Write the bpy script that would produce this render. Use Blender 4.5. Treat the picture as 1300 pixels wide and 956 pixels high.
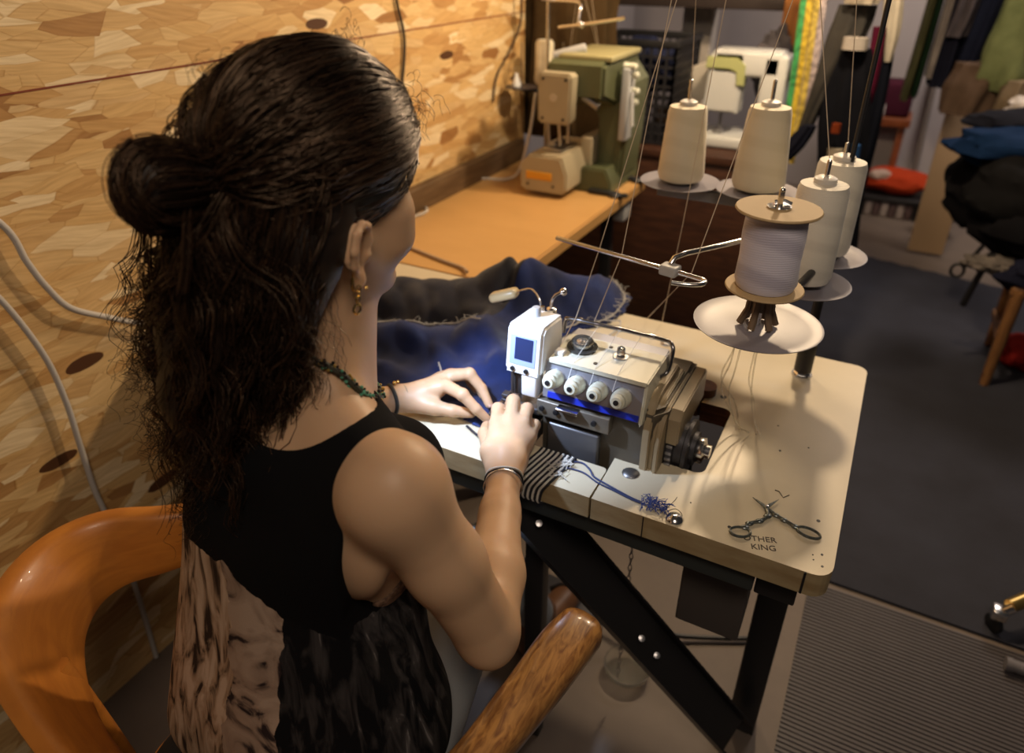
import bpy, bmesh, math, random
import numpy as np
from mathutils import Vector, Matrix, Euler, Quaternion
rnd = random.Random(7)
np.random.seed(7)
C = bpy.context.scene.collection
for o in list(bpy.data.objects): bpy.data.objects.remove(o)
R = math.radians
# ---------------------------------------------------------------- camera
cd = bpy.data.cameras.new('camera'); cam = bpy.data.objects.new('camera', cd); C.objects.link(cam)
rt = Vector((.88394, .46761, 0)); fw = Vector((-.40837, .77182, -.48737)); fw.normalize(); rt.normalize(); up = rt.cross(fw)
M = Matrix((rt, up, -fw)).transposed().to_4x4(); M.translation = Vector((0, 0, 1.48)); cam.matrix_world = M
cd.sensor_width = 36; cd.lens = 900/1300*36; cd.shift_y = -45/1300; cd.clip_start = .02
cd.dof.use_dof = True; cd.dof.focus_distance = .93; cd.dof.aperture_fstop = 3.0
bpy.context.scene.camera = cam
# ---------------------------------------------------------------- light
vs = bpy.context.scene.view_settings
vs.view_transform = 'Standard'; vs.look = 'None'; vs.gamma = 1; vs.use_curve_mapping = False; vs.exposure = 0.12
w = bpy.data.worlds.new('world'); bpy.context.scene.world = w; w.use_nodes = True
w.node_tree.nodes['Background'].inputs[0].default_value = (.55, .5, .48, 1); w.node_tree.nodes['Background'].inputs[1].default_value = .035
def lamp(kind, loc, power, col, size=.1, target=None, **k):
    l = bpy.data.lights.new('lamp_or_fill', kind); l.energy = power; l.color = col
    if kind == 'AREA': l.size = size
    else: l.shadow_soft_size = size
    o = bpy.data.objects.new('lamp_or_fill', l); C.objects.link(o); o.location = loc
    if target: o.rotation_euler = (Vector(target)-Vector(loc)).to_track_quat('-Z', 'Y').to_euler()
    for a, b in k.items(): setattr(l, a, b)
    return o
WARM = (1, .74, .47)
lamp('POINT', (-.15, 2.15, 1.92), 58, WARM, .045)
lamp('POINT', (-.62, 2.0, 1.86), 20, (1, .75, .48), .05)
lamp('AREA', (.25, -.25, 2.35), 10.5, (1, .80, .62), .45, (-.4, .8, .8))  # warm fill added above the camera side as ambient light
lamp('SPOT', (-.575, .70, 1.12), 15, (.60, .74, 1), .012, (-.475, .86, .84), spot_size=R(70), spot_blend=.7)
lamp('AREA', (.6, 4.2, 2.5), 40, (1, .84, .72), .8, (.2, 4.6, .3))  # added ambient fill that brightens the back wall and far floor
# ---------------------------------------------------------------- helpers
def mat(name, col, rough=.5, metal=0, spec=.5, noise=None, bump=None, coat=0, trans=0, emit=None, sheen=0, sss=0, ior=1.45):
    m = bpy.data.materials.new(name); m.use_nodes = True; nt = m.node_tree; b = nt.nodes['Principled BSDF']
    b.inputs['Base Color'].default_value = (*col, 1); b.inputs['Roughness'].default_value = rough; b.inputs['Metallic'].default_value = metal
    b.inputs['Specular IOR Level'].default_value = spec; b.inputs['Coat Weight'].default_value = coat; b.inputs['Transmission Weight'].default_value = trans
    b.inputs['IOR'].default_value = ior; b.inputs['Sheen Weight'].default_value = sheen
    if sss: b.inputs['Subsurface Weight'].default_value = sss; b.inputs['Subsurface Radius'].default_value = (.01, .004, .002); b.inputs['Subsurface Scale'].default_value = 1
    if emit: b.inputs['Emission Color'].default_value = (*emit[:3], 1); b.inputs['Emission Strength'].default_value = emit[3]
    if noise:   # (scale, amount, colour2[, stretch])
        tc = nt.nodes.new('ShaderNodeTexCoord'); mp = nt.nodes.new('ShaderNodeMapping'); n = nt.nodes.new('ShaderNodeTexNoise'); r = nt.nodes.new('ShaderNodeValToRGB')
        mp.inputs['Scale'].default_value = noise[3] if len(noise) > 3 else (1, 1, 1)
        n.inputs['Scale'].default_value = noise[0]; n.inputs['Detail'].default_value = 6; n.inputs['Roughness'].default_value = .6
        nt.links.new(tc.outputs['Object'], mp.inputs[0]); nt.links.new(mp.outputs[0], n.inputs['Vector']); nt.links.new(n.outputs['Fac'], r.inputs[0])
        a = noise[1]; r.color_ramp.elements[0].position = .5-a; r.color_ramp.elements[1].position = .5+a
        r.color_ramp.elements[0].color = (*noise[2], 1); r.color_ramp.elements[1].color = (*col, 1)
        nt.links.new(r.outputs[0], b.inputs['Base Color'])
    if bump:    # (scale, strength[, stretch])
        tc = nt.nodes.new('ShaderNodeTexCoord'); mp = nt.nodes.new('ShaderNodeMapping'); n = nt.nodes.new('ShaderNodeTexNoise'); bm_ = nt.nodes.new('ShaderNodeBump')
        mp.inputs['Scale'].default_value = bump[2] if len(bump) > 2 else (1, 1, 1)
        n.inputs['Scale'].default_value = bump[0]; n.inputs['Detail'].default_value = 4; bm_.inputs['Strength'].default_value = bump[1]; bm_.inputs['Distance'].default_value = .002
        nt.links.new(tc.outputs['Object'], mp.inputs[0]); nt.links.new(mp.outputs[0], n.inputs['Vector']); nt.links.new(n.outputs['Fac'], bm_.inputs['Height']); nt.links.new(bm_.outputs[0], b.inputs['Normal'])
    return m
class MB:
    def __init__(s): s.v = []; s.f = []; s.mi = []; s.cur = 0
    def add(s, vs, fs):
        o = len(s.v); s.v += [tuple(v) for v in vs]; s.f += [tuple(i+o for i in f) for f in fs]; s.mi += [s.cur]*len(fs); return s
    def box(s, lo, hi, rot=None, bev=0, piv=None):
        lo, hi = Vector(lo), Vector(hi); c = (lo+hi)/2; h = (hi-lo)/2
        b = bmesh.new(); bmesh.ops.create_cube(b, size=2)
        for v in b.verts: v.co = Vector((v.co.x*h.x, v.co.y*h.y, v.co.z*h.z))
        if bev: bmesh.ops.bevel(b, geom=list(b.edges), offset=bev, segments=3, affect='EDGES', profile=.5)
        e = (Euler(rot).to_matrix() if rot else Matrix.Identity(3))
        p = Vector(piv) if piv else c
        vs = [e @ (v.co+c-p)+p for v in b.verts]; b.verts.index_update(); fs = [[v.index for v in f.verts] for f in b.faces]; b.free()
        return s.add(vs, fs)
    def tube(s, pts, r, n=10, closed=False, flat=None, upv=None, cap=True):
        P = [Vector(p) for p in pts]; N = len(P); rs = r if isinstance(r, (list, tuple)) else [r]*N
        T = []
        for i in range(N):
            if closed: t = P[(i+1) % N]-P[i-1]
            else: t = P[min(i+1, N-1)]-P[max(i-1, 0)]
            T.append(t.normalized() if t.length > 1e-9 else Vector((0, 0, 1)))
        u = Vector(upv) if upv else (Vector((0, 0, 1)) if abs(T[0].z) < .9 else Vector((1, 0, 0)))
        vs = []
        for i in range(N):
            u = (Vector(upv) if upv else u); u = (u-T[i]*u.dot(T[i])); u = u.normalized() if u.length > 1e-6 else T[i].orthogonal().normalized(); q = T[i].cross(u)
            ra, rb = (rs[i] if isinstance(rs[i], (list, tuple)) else (rs[i], rs[i]*(flat or 1)))
            for k in range(n):
                a = 2*math.pi*k/n; vs.append(P[i]+u*math.cos(a)*rb+q*math.sin(a)*ra)
        fs = []
        for i in range(N if closed else N-1):
            j = (i+1) % N
            for k in range(n): l = (k+1) % n; fs.append((i*n+k, i*n+l, j*n+l, j*n+k))
        if not closed and cap: fs.append(tuple(range(n))[::-1]); fs.append(tuple((N-1)*n+k for k in range(n)))
        return s.add(vs, fs)
    def lathe(s, prof, c=(0, 0, 0), ax=(0, 0, 1), n=28):
        q = Vector((0, 0, 1)).rotation_difference(Vector(ax)); c = Vector(c); vs = []; N = len(prof)
        for r, z in prof:
            for k in range(n): a = 2*math.pi*k/n; vs.append(c+q @ Vector((max(r, 1e-5)*math.cos(a), max(r, 1e-5)*math.sin(a), z)))
        fs = [(i*n+k, i*n+(k+1) % n, (i+1)*n+(k+1) % n, (i+1)*n+k) for i in range(N-1) for k in range(n)]
        fs.append(tuple(range(n))[::-1]); fs.append(tuple((N-1)*n+k for k in range(n)))
        return s.add(vs, fs)
    def prism(s, out, z0, z1, bev=0, tf=None):
        b = bmesh.new(); vs = [b.verts.new((x, y, z0)) for x, y in out]; f = b.faces.new(vs)
        r = bmesh.ops.extrude_face_region(b, geom=[f])
        for v in r['geom']:
            if isinstance(v, bmesh.types.BMVert): v.co.z = z1
        bmesh.ops.recalc_face_normals(b, faces=b.faces)
        if bev: bmesh.ops.bevel(b, geom=[e for e in b.edges if abs(e.verts[0].co.z-e.verts[1].co.z) < 1e-6], offset=bev, segments=2, affect='EDGES')
        b.verts.index_update(); vs = [(tf @ v.co if tf else v.co.copy()) for v in b.verts]; fs = [[v.index for v in f.verts] for f in b.faces]; b.free()
        return s.add(vs, fs)
    def ball(s, c, r, sc=(1, 1, 1), rot=None, n=16):
        e = Euler(rot).to_matrix() if rot else Matrix.Identity(3)
        m = n//2; vs = []; c = Vector(c)
        for i in range(1, m):
            t = math.pi*i/m
            for k in range(n): a = 2*math.pi*k/n; vs.append(c+e @ Vector((r*sc[0]*math.sin(t)*math.cos(a), r*sc[1]*math.sin(t)*math.sin(a), r*sc[2]*math.cos(t))))
        vs += [c+e @ Vector((0, 0, r*sc[2])), c-e @ Vector((0, 0, r*sc[2]))]; T = (m-1)*n
        fs = [(i*n+k, (i+1)*n+k, (i+1)*n+(k+1) % n, i*n+(k+1) % n) for i in range(m-2) for k in range(n)]
        fs += [(T, k, (k+1) % n) for k in range(n)]+[(T+1, (m-2)*n+(k+1) % n, (m-2)*n+k) for k in range(n)]
        return s.add(vs, fs)
    def build(s, name, mats, parent=None, smooth=True, sub=0):
        me = bpy.data.meshes.new(name); me.from_pydata(s.v, [], s.f); me.update()
        mats = mats if isinstance(mats, (list, tuple)) else [mats]
        for m in mats: me.materials.append(m)
        me.polygons.foreach_set('material_index', s.mi)
        return link(name, me, parent, smooth, sub)
def link(name, me, parent=None, smooth=True, sub=0):
    o = bpy.data.objects.new(name, me); C.objects.link(o)
    if smooth:
        me.polygons.foreach_set('use_smooth', [True]*len(me.polygons))
        try: me.set_sharp_from_angle(angle=R(38))
        except Exception: pass
    if sub: md = o.modifiers.new('sub', 'SUBSURF'); md.levels = sub; md.render_levels = sub
    if parent is not None:
        o.parent = parent; o.matrix_parent_inverse = wmat(parent).inverted()
    return o
def wmat(o):
    m = Matrix.LocRotScale(o.location, o.rotation_euler, o.scale)
    return (wmat(o.parent) @ o.matrix_parent_inverse @ m) if o.parent else m
def thing(name, label, cat, loc=(0, 0, 0), group=None):
    o = bpy.data.objects.new(name, None); C.objects.link(o); o.location = loc; o.empty_display_size = .02
    return tag(o, label, cat, group)
def tag(o, label, cat, group=None, kind=None):
    o['label'] = label; o['category'] = cat
    if group: o['group'] = group
    if kind: o['kind'] = kind
    return o
def struct(o): o['kind'] = 'structure'; return o
def arc(cx, cy, r, a0, a1, n=5): return [(cx+r*math.cos(R(a0+(a1-a0)*i/n)), cy+r*math.sin(R(a0+(a1-a0)*i/n))) for i in range(n+1)]
def cat_rom(pts, k=6, closed=False):
    P = [Vector(p) for p in pts]; N = len(P); out = []
    for i in range(N if closed else N-1):
        if closed: a, b, c, d = P[i-1], P[i], P[(i+1) % N], P[(i+2) % N]
        else: a, b, c, d = P[max(i-1, 0)], P[i], P[i+1], P[min(i+2, N-1)]
        for j in range(k):
            t = j/k; out.append(.5*((2*b)+(c-a)*t+(2*a-5*b+4*c-d)*t*t+(3*b-a-3*c+d)*t**3))
    if not closed: out.append(P[-1])
    return out
# ---------------------------------------------------------------- materials
CHROME = mat('chrome', (.75, .75, .76), .18, 1); STEEL = mat('steel', (.42, .42, .44), .35, 1, bump=(60, .05)); DARKST = mat('dark_steel', (.07, .07, .08), .45, .7)
BLACK = mat('black_plastic', (.012, .012, .014), .45); BLACKPAINT = mat('black_paint', (.018, .018, .02), .38, 0, .5, bump=(40, .08))
GREYPAINT = mat('grey_green_paint', (.035, .042, .042), .45, 0)
CREAMPL = mat('cream_plastic', (.62, .58, .42), .35); WHITEPL = mat('white_plastic', (.72, .73, .74), .3)
LGREY = mat('light_grey_paint', (.42, .43, .44), .4)
GOLD = mat('gold', (.85, .58, .2), .25, 1)
def wood(name, c1, c2, scale=9, stretch=(1, 12, 12), rough=.4, coat=0, dist=2.2):
    m = mat(name, c1, rough, coat=coat); nt = m.node_tree; b = nt.nodes['Principled BSDF']
    tc = nt.nodes.new('ShaderNodeTexCoord'); mp = nt.nodes.new('ShaderNodeMapping'); n = nt.nodes.new('ShaderNodeTexNoise'); r = nt.nodes.new('ShaderNodeValToRGB')
    mp.inputs['Scale'].default_value = stretch; n.inputs['Scale'].default_value = scale; n.inputs['Detail'].default_value = 8; n.inputs['Distortion'].default_value = dist
    r.color_ramp.elements[0].position = .35; r.color_ramp.elements[1].position = .62
    r.color_ramp.elements[0].color = (*c2, 1); r.color_ramp.elements[1].color = (*c1, 1)
    nt.links.new(tc.outputs['Object'], mp.inputs[0]); nt.links.new(mp.outputs[0], n.inputs['Vector']); nt.links.new(n.outputs['Fac'], r.inputs[0]); nt.links.new(r.outputs[0], b.inputs['Base Color'])
    return m
def osb_material():
    m = bpy.data.materials.new('strand_board'); m.use_nodes = True; nt = m.node_tree; b = nt.nodes['Principled BSDF']; L = nt.links.new; N = nt.nodes.new
    b.inputs['Roughness'].default_value = .5; b.inputs['Specular IOR Level'].default_value = .35
    tc = N('ShaderNodeTexCoord')
    wn = N('ShaderNodeTexNoise'); wn.inputs['Scale'].default_value = 9; wn.inputs['Detail'].default_value = 3; L(tc.outputs['Object'], wn.inputs['Vector'])
    wm = N('ShaderNodeVectorMath'); wm.operation = 'MULTIPLY_ADD'; wm.inputs[1].default_value = (.016, .016, .016); L(wn.outputs['Color'], wm.inputs[0]); L(tc.outputs['Object'], wm.inputs[2])
    def layer(rot, sc, seed):
        mp = N('ShaderNodeMapping'); mp.inputs['Rotation'].default_value = (rot, 0, 0); mp.inputs['Scale'].default_value = sc; mp.inputs['Location'].default_value = (seed, seed*.7, seed*.3)
        L(wm.outputs[0], mp.inputs[0])
        v = N('ShaderNodeTexVoronoi'); v.inputs['Scale'].default_value = 1; v.inputs['Randomness'].default_value = 1; L(mp.outputs[0], v.inputs['Vector'])
        e = N('ShaderNodeTexVoronoi'); e.feature = 'DISTANCE_TO_EDGE'; e.inputs['Scale'].default_value = 1; L(mp.outputs[0], e.inputs['Vector'])
        sp = N('ShaderNodeSeparateColor'); L(v.outputs['Color'], sp.inputs[0])
        g = N('ShaderNodeTexNoise'); g.inputs['Scale'].default_value = 1.6; g.inputs['Detail'].default_value = 6
        mg = N('ShaderNodeMapping'); mg.inputs['Scale'].default_value = (1, .7, 4); L(mp.outputs[0], mg.inputs[0]); L(mg.outputs[0], g.inputs['Vector'])
        return sp, e, g
    A = layer(R(8), (7, 8.5, 32), 1.3); B = layer(R(-34), (7, 9, 34), 4.1); D = layer(R(40), (7, 9.5, 36), 7.7)
    def rgb(stops):
        r = N('ShaderNodeValToRGB'); r.color_ramp.interpolation = 'LINEAR'; e = r.color_ramp.elements
        while len(e) < len(stops): e.new(.5)
        for i, (p, c) in enumerate(stops): e[i].position = p; e[i].color = (*c, 1)
        return r
    stops = [(0, (.30, .145, .05)), (.08, (.50, .29, .11)), (.3, (.66, .44, .19)), (.5, (.70, .50, .245)), (.68, (.59, .37, .15)), (.85, (.76, .59, .34)), (1, (.84, .70, .46))]
    cols = []
    for sp, e, g in (A, B, D):
        r = rgb(stops); L(sp.outputs[0], r.inputs[0])
        gr = rgb([(.35, (.84, .79, .72)), (.65, (1.04, 1.02, 1))]); L(g.outputs['Fac'], gr.inputs[0])
        mx = N('ShaderNodeMix'); mx.data_type = 'RGBA'; mx.blend_type = 'MULTIPLY'; mx.inputs[0].default_value = 1; L(r.outputs[0], mx.inputs[6]); L(gr.outputs[0], mx.inputs[7])
        er = rgb([(0, (.72, .62, .5)), (.02, (1, 1, 1))]); L(e.outputs['Distance'], er.inputs[0])
        my = N('ShaderNodeMix'); my.data_type = 'RGBA'; my.blend_type = 'MULTIPLY'; my.inputs[0].default_value = .8; L(mx.outputs[2], my.inputs[6]); L(er.outputs[0], my.inputs[7])
        cols.append(my.outputs[2])
    def gt(sock, t):
        n = N('ShaderNodeMath'); n.operation = 'GREATER_THAN'; n.inputs[1].default_value = t; L(sock, n.inputs[0]); return n.outputs[0]
    m1 = N('ShaderNodeMix'); m1.data_type = 'RGBA'; L(gt(B[0].outputs[1], .55), m1.inputs[0]); L(cols[0], m1.inputs[6]); L(cols[1], m1.inputs[7])
    m2 = N('ShaderNodeMix'); m2.data_type = 'RGBA'; L(gt(D[0].outputs[1], .66), m2.inputs[0]); L(m1.outputs[2], m2.inputs[6]); L(cols[2], m2.inputs[7])
    # dark resin blotches of single flakes
    mp = N('ShaderNodeMapping'); mp.inputs['Rotation'].default_value = (R(14), 0, 0); mp.inputs['Scale'].default_value = (4, 8, 24); mp.inputs['Location'].default_value = (0, .4, .35); L(wm.outputs[0], mp.inputs[0])
    dk = N('ShaderNodeTexVoronoi'); dk.inputs['Scale'].default_value = 1; L(mp.outputs[0], dk.inputs['Vector']); ds = N('ShaderNodeSeparateColor'); L(dk.outputs['Color'], ds.inputs[0])
    lt = N('ShaderNodeMath'); lt.operation = 'LESS_THAN'; lt.inputs[1].default_value = .33; L(dk.outputs['Distance'], lt.inputs[0])
    an = N('ShaderNodeMath'); an.operation = 'MULTIPLY'; L(lt.outputs[0], an.inputs[0]); L(gt(ds.outputs[2], .96), an.inputs[1])
    m3 = N('ShaderNodeMix'); m3.data_type = 'RGBA'; m3.inputs[7].default_value = (.085, .035, .014, 1); L(an.outputs[0], m3.inputs[0]); L(m2.outputs[2], m3.inputs[6])
    L(m3.outputs[2], b.inputs['Base Color'])
    bp = N('ShaderNodeBump'); bp.inputs['Strength'].default_value = .2; bp.inputs['Distance'].default_value = .002; L(A[2].outputs['Fac'], bp.inputs['Height']); L(bp.outputs[0], b.inputs['Normal'])
    return m
OSB = osb_material()
# ---------------------------------------------------------------- setting
FLOORM = mat('concrete_floor', (.165, .13, .105), .6, noise=(5, .25, (.115, .09, .075)), bump=(60, .1))
struct(MB().box((-1.27, -1.2, -.1), (3.2, 5.3, 0)).build('floor', FLOORM, smooth=False))
struct(MB().box((-1.31, -1.2, 0), (-1.27, 2.5, 2.7)).build('wall_left', OSB, smooth=False))
PLASTER = mat('lavender_plaster', (.36, .33, .34), .85, noise=(2.5, .3, (.30, .275, .28)), bump=(30, .1))
struct(MB().box((-1.9, 5.3, 0), (3.2, 5.38, 2.7)).build('wall_back', PLASTER, smooth=False))
struct(MB().box((-1.9, 2.5, 0), (-1.82, 5.3, 2.7)).build('wall_far_left', PLASTER, smooth=False))
struct(MB().box((-1.274, .1, 1.2705), (-1.2685, 2.5, 1.2735)).build('trim_1', mat('joint_red', (.19, .035, .012), .6), smooth=False))
POST = wood('orange_post_wood', (.42, .17, .045), (.26, .09, .02), 5, (14, 14, 1))
struct(MB().box((-.475, 3.10, 0), (-.375, 3.2, 2.7), bev=.006).build('trim_2', POST))
struct(MB().box((-.93, 3.36, 0), (-.80, 3.46, 2.7), bev=.004).build('trim_3', mat('pale_post', (.46, .42, .38), .7)))
# ---------------------------------------------------------------- table A
LAM = mat('cream_laminate', (.60, .535, .395), .34, 0, .5, noise=(7, .22, (.53, .47, .34)), bump=(3, .05))
EDGE = mat('cream_edge_band', (.40, .32, .185), .5, noise=(14, .2, (.28, .20, .10), (1, 1, 4)))
PLY = wood('plywood_edge', (.22, .085, .035), (.07, .022, .012), 6, (1, 1, 30))
def chamfer_outline():
    o = []
    o += arc(.037, .795, .025, -90, 0)+arc(.039, 1.348, .022, 0, 90)
    o += [(-1.265, 1.37), (-1.265, .77), (-.2772, .77)]
    o += [(-.2772, .832)]+arc(-.2842, .839, .007, 0, 90, 3)+[(-.43, .846)]+[(-.43, 1.10), (-.235, 1.10), (-.222, 1.15), (-.2, 1.158), (-.19, 1.15), (-.195, 1.10)]
    o += arc(-.155, 1.085, .015, 90, 0)+arc(-.155, .917, .015, 0, -90)+[(-.262, .902)]+arc(-.265, .890, .012, 90, 180, 3)+[(-.2735, .77)]
    return o
tb = thing('sewing_table', 'cream laminate machine table with cut-out, near the seated person', 'table', (-.6, 1.07, 0))
out = chamfer_outline()
m_ = MB(); m_.prism(out, .7205, .760, bev=0); me_ = m_.build('tabletop', [LAM, EDGE, PLY], tb, smooth=False)
for p in me_.data.polygons:
    n, c = p.normal, p.center
    if abs(n.z) < .5: p.material_index = 2 if (-.44 < c.x < -.14 and c.y > .85) else 1
    if n.z < -.5: p.material_index = 2
MB().box((.0285, .7685, .721), (.0315, .771, .7595)).build('edge_seam', BLACK, me_); MB().box((-.193, .7688, .721), (-.1915, .771, .7595)).build('edge_seam', BLACK, me_)
for x, y, r in ((-.241, .852, .0125), (-.316, 1.281, .0115)):
    b = MB().lathe([(r+.0012, 0), (r+.0012, .0008)], (x, y, .76)).lathe([(r, 0), (r, .0015), (r*.8, .0032), (r*.4, .0043), (0, .0047)], (x, y, .76)); b.build('bolt_cap', STEEL, tb)

for x, y, r in ((.032, .878, .0028), (-.078, .806, .0026), (.045, .812, .0018), (.034, .806, .0011), (.036, .797, .0011), (-.045, 1.02, .002), (-.005, 1.05, .0015), (-.06, 1.09, .0015), (-.14, .83, .0012), (.058-.01, .79, .0018), (-.164, 1.135, .006)): MB().lathe([(r, 0), (r, .0006)], (x, y, .7599), n=12).build('screw_hole', BLACK, tb)
# hand lettering on the table
def text(body, loc, size, rotz, material, parent, name='lettering', ext=.0003, rot=(0, 0, 0)):
    cu = bpy.data.curves.new(name, 'FONT'); cu.body = body; cu.size = size; cu.extrude = ext; cu.align_x = 'CENTER'
    o = bpy.data.objects.new(name, cu); C.objects.link(o); dg = bpy.context.evaluated_depsgraph_get(); me = bpy.data.meshes.new_from_object(o.evaluated_get(dg)); bpy.data.objects.remove(o)
    T = Matrix.Translation(Vector(loc)) @ Euler((rot[0], rot[1], rotz)).to_matrix().to_4x4(); me.transform(T); me.materials.append(material)
    return link(name, me, parent, smooth=False)
INK = mat('ink', (.05, .04, .035), .7)
text('OTHER', (-.034, .798, .7602), .014, R(20), INK, tb); text('KING', (-.026, .784, .7602), .014, R(20), INK, tb)
sc = MB(); sc.tube([(-.028, .915, .7603), (-.021, .905, .7603), (-.014, .915, .7603)], .0008, 5); sc.tube([(-.035, .917, .7603), (-.028, .916, .7603)], .001, 5); sc.build('scratch_mark', INK, tb)
# frame of table A
for y in (.785, 1.30): MB().box((-.95, y, .675), (-.03, y+.04, .7205), bev=.003).build('rail', GREYPAINT, tb)
def leg(x, y, z1=.675, w=.028):
    return MB().box((x-w, y-w*.8, 0), (x+w, y+w*.8, z1), bev=.003)
leg(.0, 1.07, .72).build('leg', BLACKPAINT, tb)
MB().box((-.028, .80, .66), (.028, 1.34, .705), bev=.003).build('bearer', BLACKPAINT, tb)
lb = leg(-.395, .845, .70, .018); lb.build('leg', BLACKPAINT, tb)
leg(-1.0, 1.0, .72).build('leg', BLACKPAINT, tb)
# diagonal channel brace
def channel(a, b, w, t, name, par, upv, m=BLACKPAINT):
    a, b = Vector(a), Vector(b); d = (b-a).normalized(); U = Vector(upv); U = (U-d*U.dot(d)).normalized(); S = d.cross(U)
    q = MB()
    for s0, s1, u0, u1 in ((-w, w, -t, 0), (-w, -w+t, 0, w*.75), (w-t, w, 0, w*.75)):
        vs = [p+S*s+U*u_ for p in (a, b) for s, u_ in ((s0, u0), (s1, u0), (s1, u1), (s0, u1))]
        q.add(vs, [(0, 1, 2, 3), (7, 6, 5, 4), (0, 4, 5, 1), (1, 5, 6, 2), (2, 6, 7, 3), (3, 7, 4, 0)])
    return q.build(name, m, par, smooth=False)
br = channel((-.43, .80, .70), (-.01, 1.0, .04), .042, .004, 'brace', tb, (.3, -.5, .8))
for t in (.13, .55, .62): p = Vector((-.43, .80, .70)).lerp(Vector((-.01, 1.0, .04)), t); MB().lathe([(.006, 0), (.006, .004), (0, .005)], p+Vector((.0, -.02, .02)), (.3, -.5, .8), 10).build('rivet', STEEL, br)
q = MB().box((-.138, .84, .50), (-.036, .93, .715), bev=.004); bx = q.build('switch_box', mat('dark_box', (.075, .065, .06), .45, bump=(30, .1)), tb)
MB().box((-.108, .8375, .645), (-.09, .8405, .668)).build('socket', BLACK, bx)
q = MB().box((-.215, .80, .69), (-.15, .85, .70)); q.lathe([(.013, 0), (.013, .008)], (-.185, .815, .682)); q.lathe([(.004, 0), (.004, .035)], (-.185, .815, .66), n=10); q.build('clamp', DARKST, tb)
q = MB().lathe([(0, 0), (.012, .002), (.017, .008), (.017, .014)], (-.262, .815, .678)); q.build('knob', mat('blue_chrome', (.3, .4, .75), .2, .8), tb)
# orange table
ORL = mat('orange_laminate', (.56, .325, .12), .36, noise=(4, .3, (.50, .285, .10), (1, 3, 1)), bump=(20, .03)); ORE = mat('orange_edge', (.47, .22, .05), .4)
to = thing('sewing_table', 'orange-brown laminate machine table along the chipboard wall', 'table', (-1.0, 1.9, 0))
o2 = [(-1.265, 1.3725), (-.755, 1.3725)]+arc(-.757, 2.40, .02, 0, 90)+[(-1.265, 2.42)]
MB().prism(o2, .718, .76, bev=.005).build('tabletop', [ORL], to)
for y in (1.42, 2.3): MB().box((-1.2, y, .64), (-.80, y+.04, .718)).build('rail', BLACKPAINT, to)
for x, y in ((-.83, 1.5), (-.83, 2.3), (-1.2, 1.5), (-1.2, 2.3)): leg(x, y, .718, .02).build('leg', BLACKPAINT, to)
MB().box((-.80, 2.26, .64), (-.757, 2.33, .70), bev=.005).build('switch_box', LGREY, to)
# brown board along wall on orange table
tag(MB().box((-1.268, 1.66, .7605), (-1.235, 2.44, .835), bev=.003).build('wooden_board', mat('dull_board', (.16, .10, .05), .6, noise=(20, .2, (.08, .045, .02), (1, .3, 2)))), 'dull brown narrow board lying against the chipboard wall', 'board')
# ---------------------------------------------------------------- rugs
RUG = mat('navy_rug', (.042, .045, .062), .9, noise=(3, .3, (.024, .024, .03)), bump=(250, .6, (1, .25, 1)), spec=.2)
q = MB(); q.prism([(-.75, 1.58), (1.9, 1.555), (1.9, 3.86), (.6, 3.94)]+[(.6-.05*i, 3.94+.011*i+(.008 if i % 2 else -.008)) for i in range(1, 25)]+[(-.75, 4.21)], .001, .008)
tag(q.build('floor_rug', RUG, smooth=False), 'large dark navy woven rug covering the floor behind the tables', 'rug')
q = MB(); y = .75; prof = []
while y < 1.555:
    prof += [(y, .003), (y+.001, .006), (y+.0055, .006), (y+.0065, .003)]; y += .0115
n = len(prof); vs = [(x, a, b) for x in (.075, 1.6) for a, b in prof]+[(x, a, 0) for x in (.075, 1.6) for a in (prof[0][0], prof[-1][0])]
fs = [(i, i+1, n+i+1, n+i) for i in range(n-1)]+[(0, n, 2*n+2, 2*n), (n-1, 2*n+1, 2*n+3, 2*n-1), tuple([2*n]+[2*n+1]+list(range(n-1, -1, -1))), tuple(list(range(n, 2*n))+[2*n+3, 2*n+2])]
q.add(vs, fs); tag(q.build('ribbed_mat', mat('ribbed_rubber', (.085, .075, .078), .55, noise=(6, .3, (.06, .052, .055))), smooth=False), 'grey ribbed rubber floor mat right of the cream table', 'mat')
# ---------------------------------------------------------------- overlock machine
ov = thing('overlock_machine', 'white and grey four-thread overlock machine sunk in the cream table', 'sewing machine', (-.32, .95, .72))
BODY = mat('machine_grey', (.10, .085, .065), .42, .2, noise=(9, .3, (.075, .065, .05))); ALU = mat('brushed_panel', (.30, .31, .36), .38, .55, bump=(90, .04, (1, .1, .1)))
CRM = mat('machine_cream', (.60, .60, .50), .32); TAN = mat('machine_tan', (.36, .29, .18), .4, noise=(8, .3, (.26, .20, .12)))
q = MB(); q.prism([(-.405, .876), (-.222, .876), (-.205, .90), (-.205, 1.06), (-.405, 1.06)], .60, .865, bev=.006); q.box((-.36, .90, .56), (-.22, 1.05, .61), bev=.004); q.build('base', BODY, ov)
MB().box((-.392, .864, .70), (-.302, .878, .800), bev=.004).build('front_door', mat('door_grey', (.13, .13, .14), .35, .5), ov)
q = MB().box((-.41, .860, .812), (-.285, .876, .842), bev=.002); q.build('looper_cover', mat('bracket', (.2, .18, .15), .4, .5), ov)
for x in (-.40, -.375, -.31): MB().lathe([(.0045, 0), (.0045, .004), (0, .005)], (x, .860, .828), (0, -1, 0), 10).build('screw', BLACK, ov)
MB().box((-.372, .848, .838), (-.335, .864, .843), bev=.0015).build('lever', CHROME, ov)
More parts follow.
